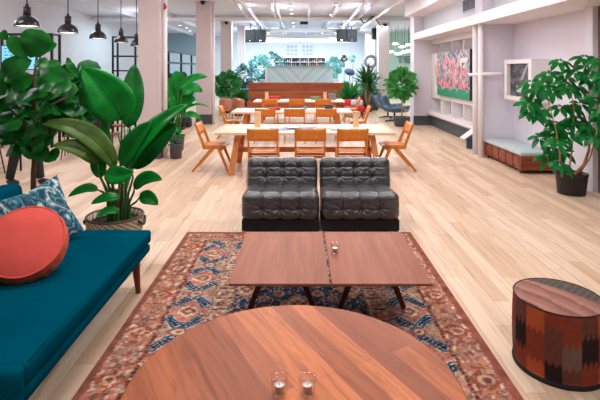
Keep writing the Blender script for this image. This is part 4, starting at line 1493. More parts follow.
def schefflera():
    bx, by = 3.93, 6.95
    q = thing('umbrella_tree', 'tall umbrella tree in a dark pot beside the bench', 'plant', (bx, by, 0))
    Q = Vector((bx, by, 0))
    pot(q, 0.185, 0.215, 0.3, 'blackplastic', 0.012)
    st = MB()
    tops = []
    def stem(pts, r):
        P = [at(*p) - Q for p in pts]
        P[0].z = 0.26
        st.tube(P, [r * (1 - 0.6 * i / (len(P) - 1)) for i in range(len(P))], 8)
        return P
    paths = [[(574, 178, 6.95), (584, 165, 6.95), (589, 150, 6.95), (590, 110, 6.95), (588, 60, 6.95)],
             [(568, 178, 6.9), (572, 150, 6.9), (574, 110, 6.9), (568, 75, 6.85)],
             [(562, 178, 6.85), (560, 155, 6.8), (556, 130, 6.75), (548, 100, 6.7)],
             [(578, 178, 6.95), (590, 158, 6.8), (600, 120, 6.5), (606, 70, 6.4)]]
    for p_ in paths: stem(p_, 0.028 if p_ is paths[0] else 0.014)
    st.build('stem', 'palebark', q, True)
    fo = MB()
    rr = random.Random(5)
    centres = [(548, 75), (560, 62), (585, 58), (600, 62), (575, 72), (535, 92), (528, 104), (552, 92), (570, 90), (590, 80), (604, 88), (540, 112),
               (560, 108), (580, 104), (596, 100), (555, 124), (572, 122), (540, 138), (557, 142), (548, 158), (560, 165), (586, 126), (600, 120), (598, 138), (568, 136),
               (545, 84), (566, 78), (578, 88), (530, 112), (552, 132), (604, 75), (612, 105), (586, 68), (562, 152), (552, 150)]
    centres += [(rr.uniform(530, 608), rr.uniform(68, 138)) for _ in range(10)]
    for i, (x, y) in enumerate(centres):
        Y = 6.9 + rr.uniform(-0.3, 0.25)
        Y = min(Y, 4.08 * F / max(1, x - 300))
        c = at(x, y, Y) - Q
        k = rr.choice((6, 7, 7, 8))
        a0 = rr.uniform(0, 6)
        tilt = Vector((rr.uniform(-0.4, 0.2), -0.55, 1)).normalized()
        t1 = tilt.orthogonal().normalized(); t2 = tilt.cross(t1)
        # little stalk
        fo_s = c - Vector((c.x * 0.35, c.y * 0.35, 0.12))
        fo.tube([fo_s, c.lerp(fo_s, 0.4) + Vector((0, 0, 0.02)), c], 0.004, 5)
        for j in range(k):
            g = a0 + 2 * PI * j / k
            dr = (t1 * math.cos(g) + t2 * math.sin(g))
            ln = rr.uniform(0.15, 0.23)
            b = c + dr * ln - Vector((0, 0, ln * rr.uniform(0.25, 0.6)))
            m = c + dr * ln * 0.55 + Vector((0, 0, 0.01))
            fo.leaf(c + dr * 0.02, m, b, rr.uniform(0.06, 0.085), tilt + Vector((0, -0.4, 0)), 6, 0.12, 0.5, 0.2, 0.05, 2)
    fo.build('foliage', 'scheff', q, True)


schefflera()


def leafy(q, c, rad, n, ln, wd, m, rr, squash=1.0, up=0.3, droop=0.2):
    fo = MB()
    c = Vector(c)
    for i in range(n):
        while True:
            v = Vector((rr.uniform(-1, 1), rr.uniform(-1, 1), rr.uniform(-1, 1)))
            if 0.2 < v.length < 1: break
        p = c + Vector((v.x * rad, v.y * rad, v.z * rad * squash))
        d = (v.normalized() + Vector((0, 0, up)) + Vector((rr.uniform(-.5, .5), rr.uniform(-.5, .5), rr.uniform(-.5, .5)))).normalized()
        l = ln * rr.uniform(0.7, 1.25)
        b = p + d * l - Vector((0, 0, droop * l))
        fo.leaf(p, p + d * l * 0.5 + Vector((0, 0, 0.03 * l)), b, wd * rr.uniform(0.8, 1.2), (rr.uniform(-.4, .4), -0.8, 0.7), 5, 0.12, 0.5, 0.4, 0.05, 2)
    fo.build('foliage', m, q, True)


# banana-like plant between the columns, in a dark pot, with a second squat pot
q = thing('strelitzia_plant', 'tall paddle leaf plant in a dark pot between the columns', 'plant', (-2.72, 10.6, 0))
pot(q, 0.14, 0.17, 0.35, 'darkgrey', 0.01)
rr = random.Random(3)
fo, st = MB(), MB()
Q = Vector((-2.72, 10.6, 0))
for (x1, y1, x2, y2, wd, mY) in ((178, 92, 180, 72, 0.3, 10.5), (178, 90, 208, 77, 0.2, 10.4), (182, 95, 203, 92, 0.24, 10.3), (178, 110, 166, 78, 0.3, 10.6), (182, 112, 196, 100, 0.24, 10.4), (176, 115, 162, 96, 0.2, 10.4), (182, 118, 202, 120, 0.14, 10.3), (180, 105, 200, 86, 0.3, 10.6), (184, 110, 210, 108, 0.05, 10.4), (174, 110, 168, 100, 0.2, 10.3)):
    a = at(x1, y1, mY) - Q; b = at(x2, y2, mY) - Q
    mid = a.lerp(b, 0.5) + Vector((0, -0.1, 0.22))
    fo.leaf(a, mid, b, wd, (0.1, -0.9, 0.6), 10, 0.15, 0.45, 0.3, 0.04, 3)
    st.tube([(0.02 * (x1 - 178) / 5, 0, 0.3), (a * 0.5 + Vector((0, 0, 0.12))), a], [0.018, 0.014, 0.008], 7)
fo.build('foliage', 'bird', q, True); st.build('stem', 'birdstem', q, True)
q = thing('planter', 'squat dark planter by the foot of the near white column', 'planter', (-2.5, 9.68, 0))
pot(q, 0.11, 0.13, 0.3, 'darkgrey', 0.01)
leafy(q, (0, -0.04, 0.46), 0.09, 22, 0.14, 0.05, 'bird', rr)

# round bush by the third column
q = thing('potted_bush', 'round leafy bush in a dark pot near the tan chairs', 'plant', (-2.98, 19.7, 0))
pot(q, 0.24, 0.28, 0.36, 'blackplastic', 0.01)
MB().tube([(0, 0, 0.3), (0.03, 0, 0.8), (0, 0, 1.3)], [0.03, 0.025, 0.02], 8).build('trunk', 'trunk', q, True)
leafy(q, (0.0, -0.1, 1.22), 0.46, 210, 0.24, 0.15, 'bush', rr, 0.85)
q = thing('potted_fern', 'feathery fern plant beside the tan chairs at the wooden steps', 'plant', (-2.35, 18.4, 0))
pot(q, 0.15, 0.18, 0.3, 'blackplastic', 0.01)
fo = MB()
for i in range(90):
    a = rr.uniform(0, 2 * PI); e = rr.uniform(0.3, 1.3); l = rr.uniform(0.4, 0.7)
    p0 = Vector((0, 0, 0.5)); d = Vector((math.cos(a) * math.cos(e), math.sin(a) * math.cos(e), math.sin(e)))
    fo.leaf(p0, p0 + d * l * 0.6 + Vector((0, 0, 0.12)), p0 + d * l, 0.06, (0, -0.6, 0.8), 6, 0.1)
fo.build('foliage', 'spiky', q, True)
MB().tube([(0, 0, 0.27), (0, 0, 0.5)], 0.03, 8).build('stem', 'trunk', q, True)

# yucca
q = thing('yucca_plant', 'yucca with spiky leaves on a pale trunk in a black pot', 'plant', (2.8, 20.2, 0))
pot(q, 0.22, 0.26, 0.32, 'blackplastic', 0.01)
MB().tube([(0, 0, 0.28), (-0.03, 0, 0.7), (0.0, 0, 1.2)], [0.06, 0.055, 0.05], 10).build('trunk', 'palebark', q, True)
MB().tube([(0.08, 0, 0.28), (0.14, 0, 0.6), (0.16, 0, 0.85)], [0.05, 0.045, 0.04], 10).build('trunk', 'palebark', q, True)
fo = MB()
for i in range(170):
    a = rr.uniform(0, 2 * PI); e = rr.uniform(-0.35, 1.45); l = rr.uniform(0.5, 0.82)
    p0 = Vector((0.0 if i % 3 else 0.14, 0, 1.22 if i % 3 else 0.95)) + Vector((rr.uniform(-.06, .06), rr.uniform(-.06, .06), rr.uniform(-.1, .12)))
    d = Vector((math.cos(a) * math.cos(e), math.sin(a) * math.cos(e), math.sin(e)))
    fo.leaf(p0, p0 + d * l * 0.55 + Vector((0, 0, 0.06)), p0 + d * l, 0.07, (0, -0.6, 0.8), 5, 0.1, 0.35)
fo.build('foliage', 'spiky', q, True)

# ficus by the pier
q = thing('potted_ficus', 'round headed ficus tree in a grey pot before the white pier', 'plant', (3.2, 15.1, 0))
pot(q, 0.22, 0.26, 0.3, 'darkgrey', 0.01)
MB().tube([(0, 0, 0.26), (0.01, 0, 0.6), (0, 0, 1.1), (0.02, 0, 1.5)], [0.022, 0.02, 0.018, 0.012], 8).build('trunk', 'palebark', q, True)
leafy(q, (-0.02, 0, 1.35), 0.34, 190, 0.24, 0.16, 'ficus', rr, 1.08)

# ------------------------------------------------------------------ lounge chairs near the pier
def swivel(x, y, rz, label):
    q = thing('swivel_lounge_chair', label, 'armchair', (x, y, 0), rz, 'slate blue swivel lounge chairs')
    mb = MB()
    def shell(u, v):
        a = (u - 0.5) * 2
        # v runs from the seat front up over the back
        pts = [(-0.42, 0.36), (0.0, 0.33), (0.28, 0.36), (0.42, 0.52), (0.56, 0.8)]
        f = v * (len(pts) - 1); i = min(int(f), len(pts) - 2); t = f - i
        yy = pts[i][0] * (1 - t) + pts[i + 1][0] * t; zz = pts[i][1] * (1 - t) + pts[i + 1][1] * t
        return (a * 0.4, yy - 0.1 * a * a * v, zz + 0.16 * abs(a) ** 3 * (1 - 0.4 * v))
    mb.grid(shell, 14, 16); mb.build('shell', 'loungeblue', q, True, solid=0.06)
    MB().tube([(0, 0, 0.05), (0, 0, 0.33)], 0.03, 10).build('pedestal', 'black', q, True)
    for k in range(4):
        g = PI / 4 + k * PI / 2
        MB().bar((0, 0, 0.05), (0.34 * math.cos(g), 0.34 * math.sin(g), 0.02), 0.05, 0.03).build('foot', 'black', q)


swivel(3.25, 17.75, R(60), 'slate blue swivel lounge chair beyond the ficus, nearer the yucca')
swivel(3.25, 16.5, R(60), 'slate blue swivel lounge chair directly behind the ficus trunk')

# tan round-backed chairs left of the third table
def tub(x, y, rz, label):
    q = thing('tub_chair', label, 'armchair', (x, y, 0), rz, 'tan leather chairs by the third table')
    mb = MB()
    def sh(u, v):
        g = PI * (0.05 + 0.9 * u)
        return (0.27 * math.cos(g), 0.25 * math.sin(g), 0.46 + v * (0.32 + 0.08 * math.sin(PI * u)))
    mb.grid(sh, 18, 6); mb.build('backrest', 'tan', q, True, solid=0.05)
    rounded((0.25, 0.25, 0.05), 0.04, 16).build('seat', 'tan', q, True, loc=(0, 0, 0.42))
    for sx in (-0.2, 0.2):
        for sy in (-0.2, 0.2):
            MB().tube([(sx, sy, 0.38), (sx * 1.15, sy * 1.15, 0)], [0.02, 0.013], 8).build('leg', 'chairwood', q, True)
    q.scale = (0.82, 0.82, 0.9)


tub(-2.2, 17.35, R(150), 'tan leather tub chair standing in front of the fern')
tub(-1.95, 16.65, R(80), 'tan leather tub chair tucked at the end of the third long table')
tub(-2.6, 16.9, R(170), 'tan leather tub chair between the fern and the round bush')

# red bench seat and grey bag near the yucca
q = thing('red_sofa', 'low red sofa between the third table and the yucca', 'sofa', (2.06, 18.2, 0))
rounded((0.38, 0.3, 0.1), 0.06, 16).build('seat', 'red', q, True, loc=(0, 0, 0.3))
o = rounded((0.38, 0.09, 0.14), 0.06, 16).build('backrest', 'red', q, True, loc=(0, 0.3, 0.5))
for sx in (-0.3, 0.3): MB().bb(sx - 0.03, sx + 0.03, -0.25, 0.25, 0, 0.19).build('leg', 'cherry', q)
q = thing('handbag', 'grey and white bag lying on the red sofa', 'bag', (2.14, 18.04, 0.405))
rounded((0.22, 0.1, 0.12), 0.07, 14).build('body', 'greypaper', q, True, loc=(0, 0, 0.12))
MB().tube([(-0.12, 0, 0.2), (-0.08, 0, 0.32), (0.08, 0, 0.32), (0.12, 0, 0.2)], 0.012, 8).build('strap', 'navy', q, True)

# backpack near the second column
q = thing('backpack', 'dark grey backpack slumped on the floor by the second column', 'bag', (-3.55, 14.9, 0))
def bp(p, n): return 0.03 * noise.noise(p * 6)
o = rounded((0.2, 0.14, 0.16), 0.1, 24, bp).build('body', 'greycloth', q, True, loc=(0, 0, 0.16))
rounded((0.13, 0.05, 0.08), 0.04, 14).build('pocket', 'blackplastic', q, True, loc=(0.02, -0.16, 0.12))
MB().tube([(-0.06, 0, 0.3), (-0.04, 0, 0.36), (0.04, 0, 0.36), (0.06, 0, 0.3)], 0.012, 8).build('handle', 'blackplastic', q, True)


# ------------------------------------------------------------------ raised bar at the far end
mb = MB(); mb.bb(-3.3, 3.4, 20.9, YE, 0, 0.9)
struct(mb, 'floor_stage', 'darkgrey', 'raised floor of the bar behind the wooden steps')
q = thing('bleacher_steps', 'reddish wooden stepped seating wall before the bar', 'bleacher', (-0.1, 19.6, 0))
for k, (dy, z) in enumerate(((0.0, 0.45), (0.42, 0.85), (0.84, 1.22))):
    mb = MB(); mb.bb(-2.08, 2.15, dy, dy + (0.42 if k < 2 else 0.3), 0, z); mb.build('step', 'platformwood', q, bevel=0.01)
    MB().bb(-2.09, 2.16, dy - 0.012, dy + 0.04, z - 0.045, z + 0.004).build('nosing', wood('nosing_wood', S(150, 84, 56), S(190, 116, 80), 0, 0.45), q)

# chevron counter
q = thing('bar_counter', 'pale green bar counter with diagonal board front', 'counter', (0.0, 22.0, 0.9))
def chev(u, v):
    x = u * 2.9; y = v * 0.95
    a = math.floor((x * 0.9 + (y if (x < 1.45) else -y) * 0.9) / 0.16)
    return [S(200, 222, 222), S(212, 230, 232), S(188, 212, 212), S(204, 224, 226)][int(a) % 4]
mb = MB(); mb.grid(lambda u, v: (-1.5 + u * 3.0, -0.001, v * 0.98), 90, 40, chev); mb.build('front_panel', 'vc_bar', q)
MB().bb(-1.5, 1.5, 0.0, 0.6, 0, 0.98).build('body', 'mint', q)
MB().bb(-1.55, 1.55, -0.04, 0.64, 0.98, 1.04).build('countertop', mat('green_glass_top', S(150, 190, 180), 0.25), q)
MB().bb(-1.6, -1.5, -0.02, 0.6, 0, 1.0).build('end_panel', 'white', q)

# bottle shelf behind
q = thing('back_bar_shelf', 'dark compartment shelf on the end wall behind the counter', 'shelf', (0.0, 28.2, 0.9))
SH = (1.05, 1.6)
mb = MB(); mb.bb(-1.5, 1.5, 0, 0.4, 0, 1.05); mb.build('cabinet', 'white', q)
mb = MB(); mb.bb(-1.5, 1.5, 0.36, 0.4, 1.05, 1.58); mb.build('back_panel', mat('grey_back', S(84, 90, 100), 0.7), q)
for z in (1.06, 1.31, 1.57): MB().bb(-1.5, 1.5, 0, 0.36, z - 0.015, z + 0.015).build('shelf_board', mat('pale_shelf', S(206, 206, 206), 0.5), q)
for k in range(7):
    x = -1.49 + k * 2.98 / 6
    MB().bb(x - 0.02, x + 0.02, 0, 0.36, 1.06, 1.57).build('divider', mat('pale_shelf_side', S(190, 182, 176), 0.5), q)
rr = random.Random(2)
for k in range(6):
    for z in (1.075, 1.325):
        for j in range(3):
            x = -1.49 + (k + 0.25 + 0.25 * j) * 2.98 / 6
            mb = MB(); h = rr.uniform(0.14, 0.2)
            mb.lathe([(0, 0), (0.035, 0), (0.035, h * 0.6), (0.014, h * 0.75), (0.014, h), (0, h)], 10)
            o = mb.build('bottle', rr.choice(['navy', 'darkgrey', 'greypaper', 'tan', 'bluepaper']), None, True)
            o.location = (x, 28.37, 0.902 + z)
            tag(o, 'small bottle in the compartment shelf behind the bar counter', 'bottle', 'bottles in the back bar shelf')

# faint tile squares on the back wall
q = thing('wall_panel', 'white square-patterned panel high above the bottle shelf', 'wall art', (0.0, YE - 0.02, 3.0))
for i in range(2):
    for r_ in range(3):
        for c_ in range(3):
            x = -0.75 + i * 1.0 + c_ * 0.25 - 0.1; z = -0.32 + r_ * 0.24
            MB().bb(x, x + 0.17, -0.02, 0.0, z, z + 0.16).build('square', mat('pale_square', S(196, 206, 224), 0.6), q)

# loudspeakers hanging at the stage front
def speaker(x0, x1, y0, y1, Y, label):
    a = at(x0, y0, Y); b = at(x1, y1, Y)
    q = thing('loudspeaker', label, 'speaker', ((a.x + b.x) / 2, Y, b.z), 0, 'black ceiling hung loudspeakers')
    w_, h_ = b.x - a.x, a.z - b.z
    MB().box((0, 0.2, h_ / 2), (w_, 0.4, h_)).build('cabinet', 'deepblack', q, bevel=0.015)
    MB().box((0, -0.012, h_ / 2), (w_ * 0.9, 0.02, h_ * 0.92)).build('grille', 'blackfabric', q)
    MB().box((0, -0.024, h_ * 0.12), (w_ * 0.14, 0.006, h_ * 0.04)).build('badge', 'chrome', q)
    MB().tube([(0, 0.2, h_), (0, 0.2, CZ - b.z)], 0.02, 8).build('mount', 'black', q)


speaker(245.2, 254.8, 29.5, 42, 23.4, 'black loudspeaker of the pair by the slim column, its outer one')
speaker(255.2, 265.5, 30, 42, 23.4, 'black loudspeaker of the pair by the slim column, its inner one')
speaker(337, 346.2, 29.5, 41.5, 23.4, 'black loudspeaker of the far pair above the cactus, its inner one')
speaker(346.8, 357.2, 29.5, 41.5, 23.4, 'black loudspeaker of the far pair above the cactus, its outer one')
speaker(372.5, 379, 28, 39, 24.5, 'single black loudspeaker beside the column behind the lounge chairs')

# projector at the middle
q = thing('projector', 'dark projector hanging from the ceiling before the bar', 'projector', at(304, 23, 21.0))
MB().box((0, 0, 0), (0.34, 0.3, 0.12)).build('body', 'black', q, bevel=0.01)
MB().tube([(0, -0.15, 0), (0, -0.2, 0)], 0.045, 12).build('lens', 'blackgloss', q, True)
MB().tube([(0, 0, 0.06), (0, 0, CZ - at(304, 23, 21.0).z)], 0.02, 8).build('mount', 'black', q)

# plants around the bar
rr = random.Random(44)
q = thing('bar_plant', 'leafy bush with teal light in its leaf colour beside the bar counter, below the paired speakers', 'plant', (-1.75, 23.6, 0.9))
pot(q, 0.2, 0.24, 0.4, 'white'); leafy(q, (-0.2, 0, 0.95), 0.55, 160, 0.26, 0.14, 'bluegreen', rr, 0.95)
MB().tube([(0, 0, 0.35), (0, 0, 0.8)], 0.03, 8).build('stem', 'trunk', q, True)
q = thing('bar_plant', 'tall tree with teal light in its leaf colour and airy foliage over the counter end', 'plant', (-1.45, 25.5, 0.9))
pot(q, 0.2, 0.24, 0.4, 'white'); leafy(q, (0.0, 0, 1.25), 0.55, 160, 0.2, 0.1, 'bluegreen', rr, 0.9)
MB().tube([(0, 0, 0.35), (0, 0, 1.0)], 0.03, 8).build('stem', 'trunk', q, True)
q = thing('bar_plant', 'dark leafy shrub at the foot of the slim column', 'plant', (-2.6, 22.6, 0.9))
pot(q, 0.2, 0.22, 0.3, 'darkgrey'); leafy(q, (0.05, 0, 0.6), 0.42, 110, 0.24, 0.12, 'darkteallit', rr, 1.2)
# cactus (paddles)
q = thing('cactus_plant', 'paddle cactus rising behind the end of the bar counter', 'plant', (1.75, 24.5, 0.9))
pot(q, 0.2, 0.24, 0.4, 'white')
fo = MB()
for (x, z, a, s) in ((0, 0.55, 0, .3), (-0.2, 0.85, 0.5, .28), (0.2, 0.9, -0.5, .28), (0.0, 1.0, 0.1, .28), (-0.35, 1.15, 0.6, .22), (0.38, 1.2, -0.5, .24), (0.1, 1.35, -0.1, .2), (-0.12, 1.38, 0.3, .2)):
    vs = [];
    m_ = Matrix.Rotation(a, 4, 'Y')
    prof = [(0.0, -s), (0.4 * s, -0.8 * s), (0.62 * s, -0.2 * s), (0.6 * s, 0.4 * s), (0.3 * s, 0.85 * s), (0.0, 0.95 * s)]
    t = MB(); t.lathe(prof, 14)
    fo._add([(m_ @ Vector((v[0], v[1] * 0.3, v[2]))) + Vector((x, 0, z)) for v in t.v], t.f)
fo.build('foliage', 'bluegreen', q, True)
# low fern and tall grass by the steps
q = thing('potted_fern', 'bright green broad fern at the end of the wooden steps by the yucca', 'plant', (2.0, 19.3, 0))
pot(q, 0.16, 0.2, 0.35, 'blackplastic', 0.01)
fo = MB()
for i in range(60):
    a = rr.uniform(0, 2 * PI); e = rr.uniform(0.3, 1.4); l = rr.uniform(0.6, 1.0)
    p0 = Vector((0, -0.05, 0.42)); d = Vector((math.cos(a) * math.cos(e), -abs(math.sin(a)) * math.cos(e) * 0.6, math.sin(e)))
    fo.leaf(p0, p0 + d * l * 0.6 + Vector((0, 0, 0.15)), p0 + d * l, 0.1, (0, -0.6, 0.8), 6, 0.1)
fo.build('foliage', 'bush', q, True)
MB().tube([(0, -0.05, 0.3), (0, -0.05, 0.45)], 0.03, 8).build('stem', 'trunk', q, True)

# drum-like black disc lamp and white clutter at the counter's end
q = thing('floor_lamp', 'floor lamp with a dark tilted dish shade by the cactus', 'lamp', (2.3, 22.2, 0.9))
MB().lathe([(0, 0), (0.16, 0), (0.16, 0.02), (0, 0.03)], 20).build('base', 'black', q, True)
MB().tube([(0, 0, 0.02), (0, 0, 0.78)], 0.015, 8).build('pole', 'black', q, True)
mb = MB(); mb.lathe([(0.0, 0.12), (0.1, 0.1), (0.22, 0.02), (0.24, -0.04), (0.0, -0.05)], 24)
o = mb.build('lamp_shade', 'navy', q, True, loc=(0, 0, 0.78)); o.rotation_euler = (R(38), R(12), 0)
for i, (x, z, s, m, lab) in enumerate(((2.56, 1.42, .12, 'bluegreen', 'blue flower ball on a stem above the dish lamp'), (2.13, 1.4, .09, 'trunk', 'brown flower ball on a stem behind the cactus'))):
    q = thing('dried_flower', lab, 'flower', (x, 23.2, 0.9))
    MB().tube([(0, 0, 0), (0, 0, z - 0.0)], 0.012, 6).build('stem', 'trunk', q, True)
    leafy(q, (0, 0, z), s, 40, 0.14, 0.08, m, rr)
    MB().lathe([(0, 0), (0.12, 0), (0.14, 0.25), (0, 0.25)], 16).build('vase', 'white', q, True)
for i, (x, lab) in enumerate(((1.72, 'white draped crate beside the end of the bar counter'), (2.15, 'white draped crate under the dish lamp'))):
    q = thing('crate', lab, 'crate', (x, 21.35, 0.9))
    rounded((0.2, 0.16, 0.15), 0.05, 14, bp).build('body', 'greypaper', q, True, loc=(0, 0, 0.16))
    MB().box((0, 0, 0.02), (0.38, 0.3, 0.04)).build('base', 'darkgrey', q)

# large letters on the mint wall and ring
def letter(kind, x, z, s, label, m='darkgrey', Y=28.9):
    q = MB()
    w_ = 0.2 * s
    if kind == 'O':
        q.tube([(0.42 * s * math.cos(2 * PI * k / 28), 0, 0.42 * s * math.sin(2 * PI * k / 28)) for k in range(29)], 0.12 * s, 8, False)
    elif kind == 'T':
        q.bb(-0.45 * s, 0.45 * s, -0.05, 0.05, 0.3 * s, 0.5 * s); q.bb(-0.1 * s, 0.1 * s, -0.05, 0.05, -0.5 * s, 0.3 * s)
    else:
        q.bb(-0.4 * s, -0.2 * s, -0.05, 0.05, -0.5 * s, 0.5 * s)
        for zz in (-0.42, 0.0, 0.42): q.bb(-0.2 * s, 0.4 * s, -0.05, 0.05, (zz - 0.08) * s, (zz + 0.08) * s)
    o = q.build('sign_letter', m, smooth=(kind == 'O'))
    o.location = (x, Y, z)
    tag(o, label, 'letter')


p = at(370.5, 61.5, 26.5); letter('O', p.x, p.z, 0.72, 'large ring shaped letter O beside the column behind the yucca', 'greybook', 26.5)
p = at(400, 59.5, 28.9); letter('T', p.x, p.z, 0.42, 'dark letter T on the mint wall behind the ficus', 'greybook')
p = at(407.5, 59.5, 28.9); letter('E', p.x, p.z, 0.42, 'dark letter E on the mint wall above the ficus crown', 'greybook')
q = thing('sign_stand', 'slim dark stand holding up the ring shaped letter', 'stand', (at(370.5, 61.5, 26.5).x, 26.5, 0))
MB().tube([(0, 0, 0.02), (0, 0, at(370.5, 70, 26.5).z)], 0.03, 8).build('pole', 'black', q, True)
MB().lathe([(0, 0), (0.25, 0), (0.25, 0.03), (0, 0.03)], 20).build('base', 'black', q, True)

# white pendant lamps in the side lounge
for i, (x, y, Y) in enumerate(((391, 52, 25), (395.5, 44, 26), (398, 54, 24), (402, 47, 25.5), (404.5, 52, 24.5), (408.5, 45, 26), (409, 51, 24))):
    p = at(x, y, Y)
    q = thing('lounge_pendant', 'white disc pendant lamp in the mint side lounge', 'lamp', p, 0, 'white disc pendants beyond the pier')
    MB().lathe([(0, -0.06), (0.12, -0.05), (0.2, 0.0), (0.1, 0.07), (0, 0.08)], 18).build('lamp_shade', 'lampwhite', q, True)
    MB().tube([(0, 0, 0.07), (0, 0, CZ - p.z)], 0.01, 6).build('cord', 'black', q)

# ceiling downlights
for i, Y in enumerate((16.2, 17.3, 18.6, 20.6, 22.3, 24.2)):
    q = thing('ceiling_spot', 'small round spotlight in the single row along the ceiling', 'light', (-0.32, Y, CZ - 0.06), 0, 'round spots along the middle of the ceiling')
    MB().lathe([(0, 0.0), (0.06, 0.0), (0.075, 0.06), (0, 0.06)], 14).build('housing', 'white', q, True)
    MB().lathe([(0, -0.004), (0.055, -0.004), (0.055, 0.0), (0, 0.0)], 14).build('lens', 'spot', q, True)
for i, (x, y) in enumerate(((337, 5), (331, 15), (326, 21), (180, 25.5), (186.5, 28), (190, 31))):
    Y = F * (CZ - 0.06 - CAMZ) / (HY - y)
    lab = 'small round ceiling spotlight away from the single row, above the long tables' if i < 3 else 'small round spotlight above the teal side room'
    q = thing('ceiling_spot', lab, 'light', ((x - 300) / F * Y, Y, CZ - 0.06), 0, 'scattered round spots on the hall side' if i < 3 else 'round spots above the side room')
    MB().lathe([(0, 0.0), (0.07, 0.0), (0.085, 0.06), (0, 0.06)], 14).build('housing', 'white', q, True)
    MB().lathe([(0, -0.004), (0.065, -0.004), (0.065, 0.0), (0, 0.0)], 14).build('lens', 'spot', q, True)

# ------------------------------------------------------------------ left zone: pendants, partition, screen, work tables, people
labs = ['black dome pendant lamp above the fiddle leaf fig, largest of its row', 'second black dome pendant from the fiddle leaf fig', 'middle one of the five black dome pendants',
        'black dome pendant before the black grid shelving', 'black dome pendant half hidden behind the near column']
for i, (x, y, wpx) in enumerate(((27, 26.5, 23.5), (68, 33, 19.6), (98, 38.8, 16.6), (121, 42.6, 13.6), (136.5, 46, 12))):
    Y = 7.4 + 1.3 * i
    X = (x - 300) / F * Y
    p = at(x, y, Y)
    r = wpx / F * Y / 2
    q = thing('pendant_lamp', labs[i], 'lamp', (p.x, Y, p.z), 0, 'black dome pendants in a row')
    mb = MB(); mb.lathe([(r, 0), (r * 1.0, 0.02), (r * 0.92, 0.07), (r * 0.72, 0.125), (r * 0.4, 0.16), (0.058, 0.172), (0.055, 0.172), (0.38 * r, 0.15), (0.7 * r, 0.115), (0.89 * r, 0.06), (0.97 * r, 0.004)], 40, cap=False)
    mb.build('lamp_shade', 'blackgloss', q, True)
    MB().lathe([(0, 0.012), (0.955 * r, 0.012), (0.955 * r, 0.0165), (0, 0.0165)], 32).build('diffuser', 'pendantglow', q, True)
    MB().tube([(0, 0, 0.165), (0, 0, 0.30)], 0.055, 16).build('socket', 'blackplastic', q, True)
    MB().tube([(0, 0, 0.30), (0, 0, 0.35)], [0.03, 0.02], 12).build('cap', 'trunk', q, True)
    MB().tube([(0, 0, 0.34), (0, 0, CZ - p.z)], 0.01, 8).build('cord', 'black', q)
    l = bpy.data.lights.new('pendant_light', 'POINT'); l.energy = 10; l.shadow_soft_size = 0.1; l.color = (1, 0.9, 0.82)
    lo = bpy.data.objects.new('pendant_light', l); COL.objects.link(lo); lo.location = (p.x, Y, p.z - 0.08)


def frame_shelf(x0, x1, y, zt, zs, label, nver):
    q = thing('grid_shelf', label, 'shelf', (x0, y, 0))
    W_ = x1 - x0
    for k in range(nver):
        x = W_ * k / (nver - 1)
        for dy in (0, 0.35):
            MB().bb(x - 0.025, x + 0.025, dy - 0.025, dy + 0.025, 0, zt).build('upright', 'black', q)
    for z in zs:
        MB().bb(0, W_, 0, 0.35, z - 0.02, z + 0.02).build('shelf_board', 'black', q)
    return q


frame_shelf((113 - 300) / F * 13.5, (135.5 - 300) / F * 13.5, 13.5, 2.72, (0.4, 1.1, 1.75, 2.16, 2.7), 'black metal grid shelving behind the near white column', 2)
frame_shelf((2 - 300) / F * 11.0, (52 - 300) / F * 11.0, 11.0, 2.62, (0.35, 0.9, 2.6), 'black metal grid shelving around the wall screen', 2)
a = at(3, 46, 10.9); b = at(40, 69, 10.9)
q = thing('wall_screen', 'bright blue screen with lines of text beyond the fiddle leaf fig', 'screen', ((a.x + b.x) / 2, 10.86, b.z))
w_, h_ = b.x - a.x, a.z - b.z
MB().bb(-w_ / 2 - 0.02, w_ / 2 + 0.02, 0, 0.05, -0.02, h_ + 0.02).build('bezel', 'blackplastic', q)
MB().bb(-w_ / 2, w_ / 2, -0.004, 0.0, 0, h_).build('display', 'screen', q)
mb = MB()
rr = random.Random(8)
for k in range(6):
    z = h_ * (0.9 - k * 0.14)
    x = -w_ / 2 + 0.06
    while x < w_ * 0.1:
        l_ = rr.uniform(0.04, 0.13); mb.bb(x, x + l_, -0.007, -0.004, z - 0.02, z); x += l_ + 0.03
mb.build('text_line', 'screentext', q)
MB().tube([(0, 0.03, -0.02), (0, 0.03, 0.92 - b.z)], 0.03, 8).build('pole', 'black', q)

# things on that shelf
for k in range(4):
    x = (40.5 + k * 3.3 - 300) / F * 11.0
    mb = MB(); mb.lathe([(0, 0), (0.03, 0), (0.034, 0.16 + 0.04 * (k % 2)), (0, 0.16 + 0.04 * (k % 2))], 12)
    o = mb.build('jar', ['kraft', 'tan', 'greypaper', 'red'][k], None, True); o.location = (x - 0.0, 11.2, 0.92)
    tag(o, '%s jar on the black shelving beside the wall screen' % ['beige', 'tan', 'pale grey', 'red'][k], 'jar')

# glazed partition with black frame further back
q = thing('glass_partition', 'black framed glass partition in front of the teal side room', 'partition', (-5.2, 17, 0))
for k in range(5): MB().bb(-0.04, 0.04, k * 2.0 - 0.04, k * 2.0 + 0.04, 0, 2.5).build('upright', 'black', q)
for z in (0.05, 1.0, 2.05, 2.5): MB().bb(-0.04, 0.04, 0, 8, z - 0.04, z + 0.04).build('rail', 'black', q)
for k in range(4): MB().bb(-0.006, 0.006, k * 2.0 + 0.04, k * 2.0 + 1.96, 0.09, 2.46).build('pane', 'panelglass', q)


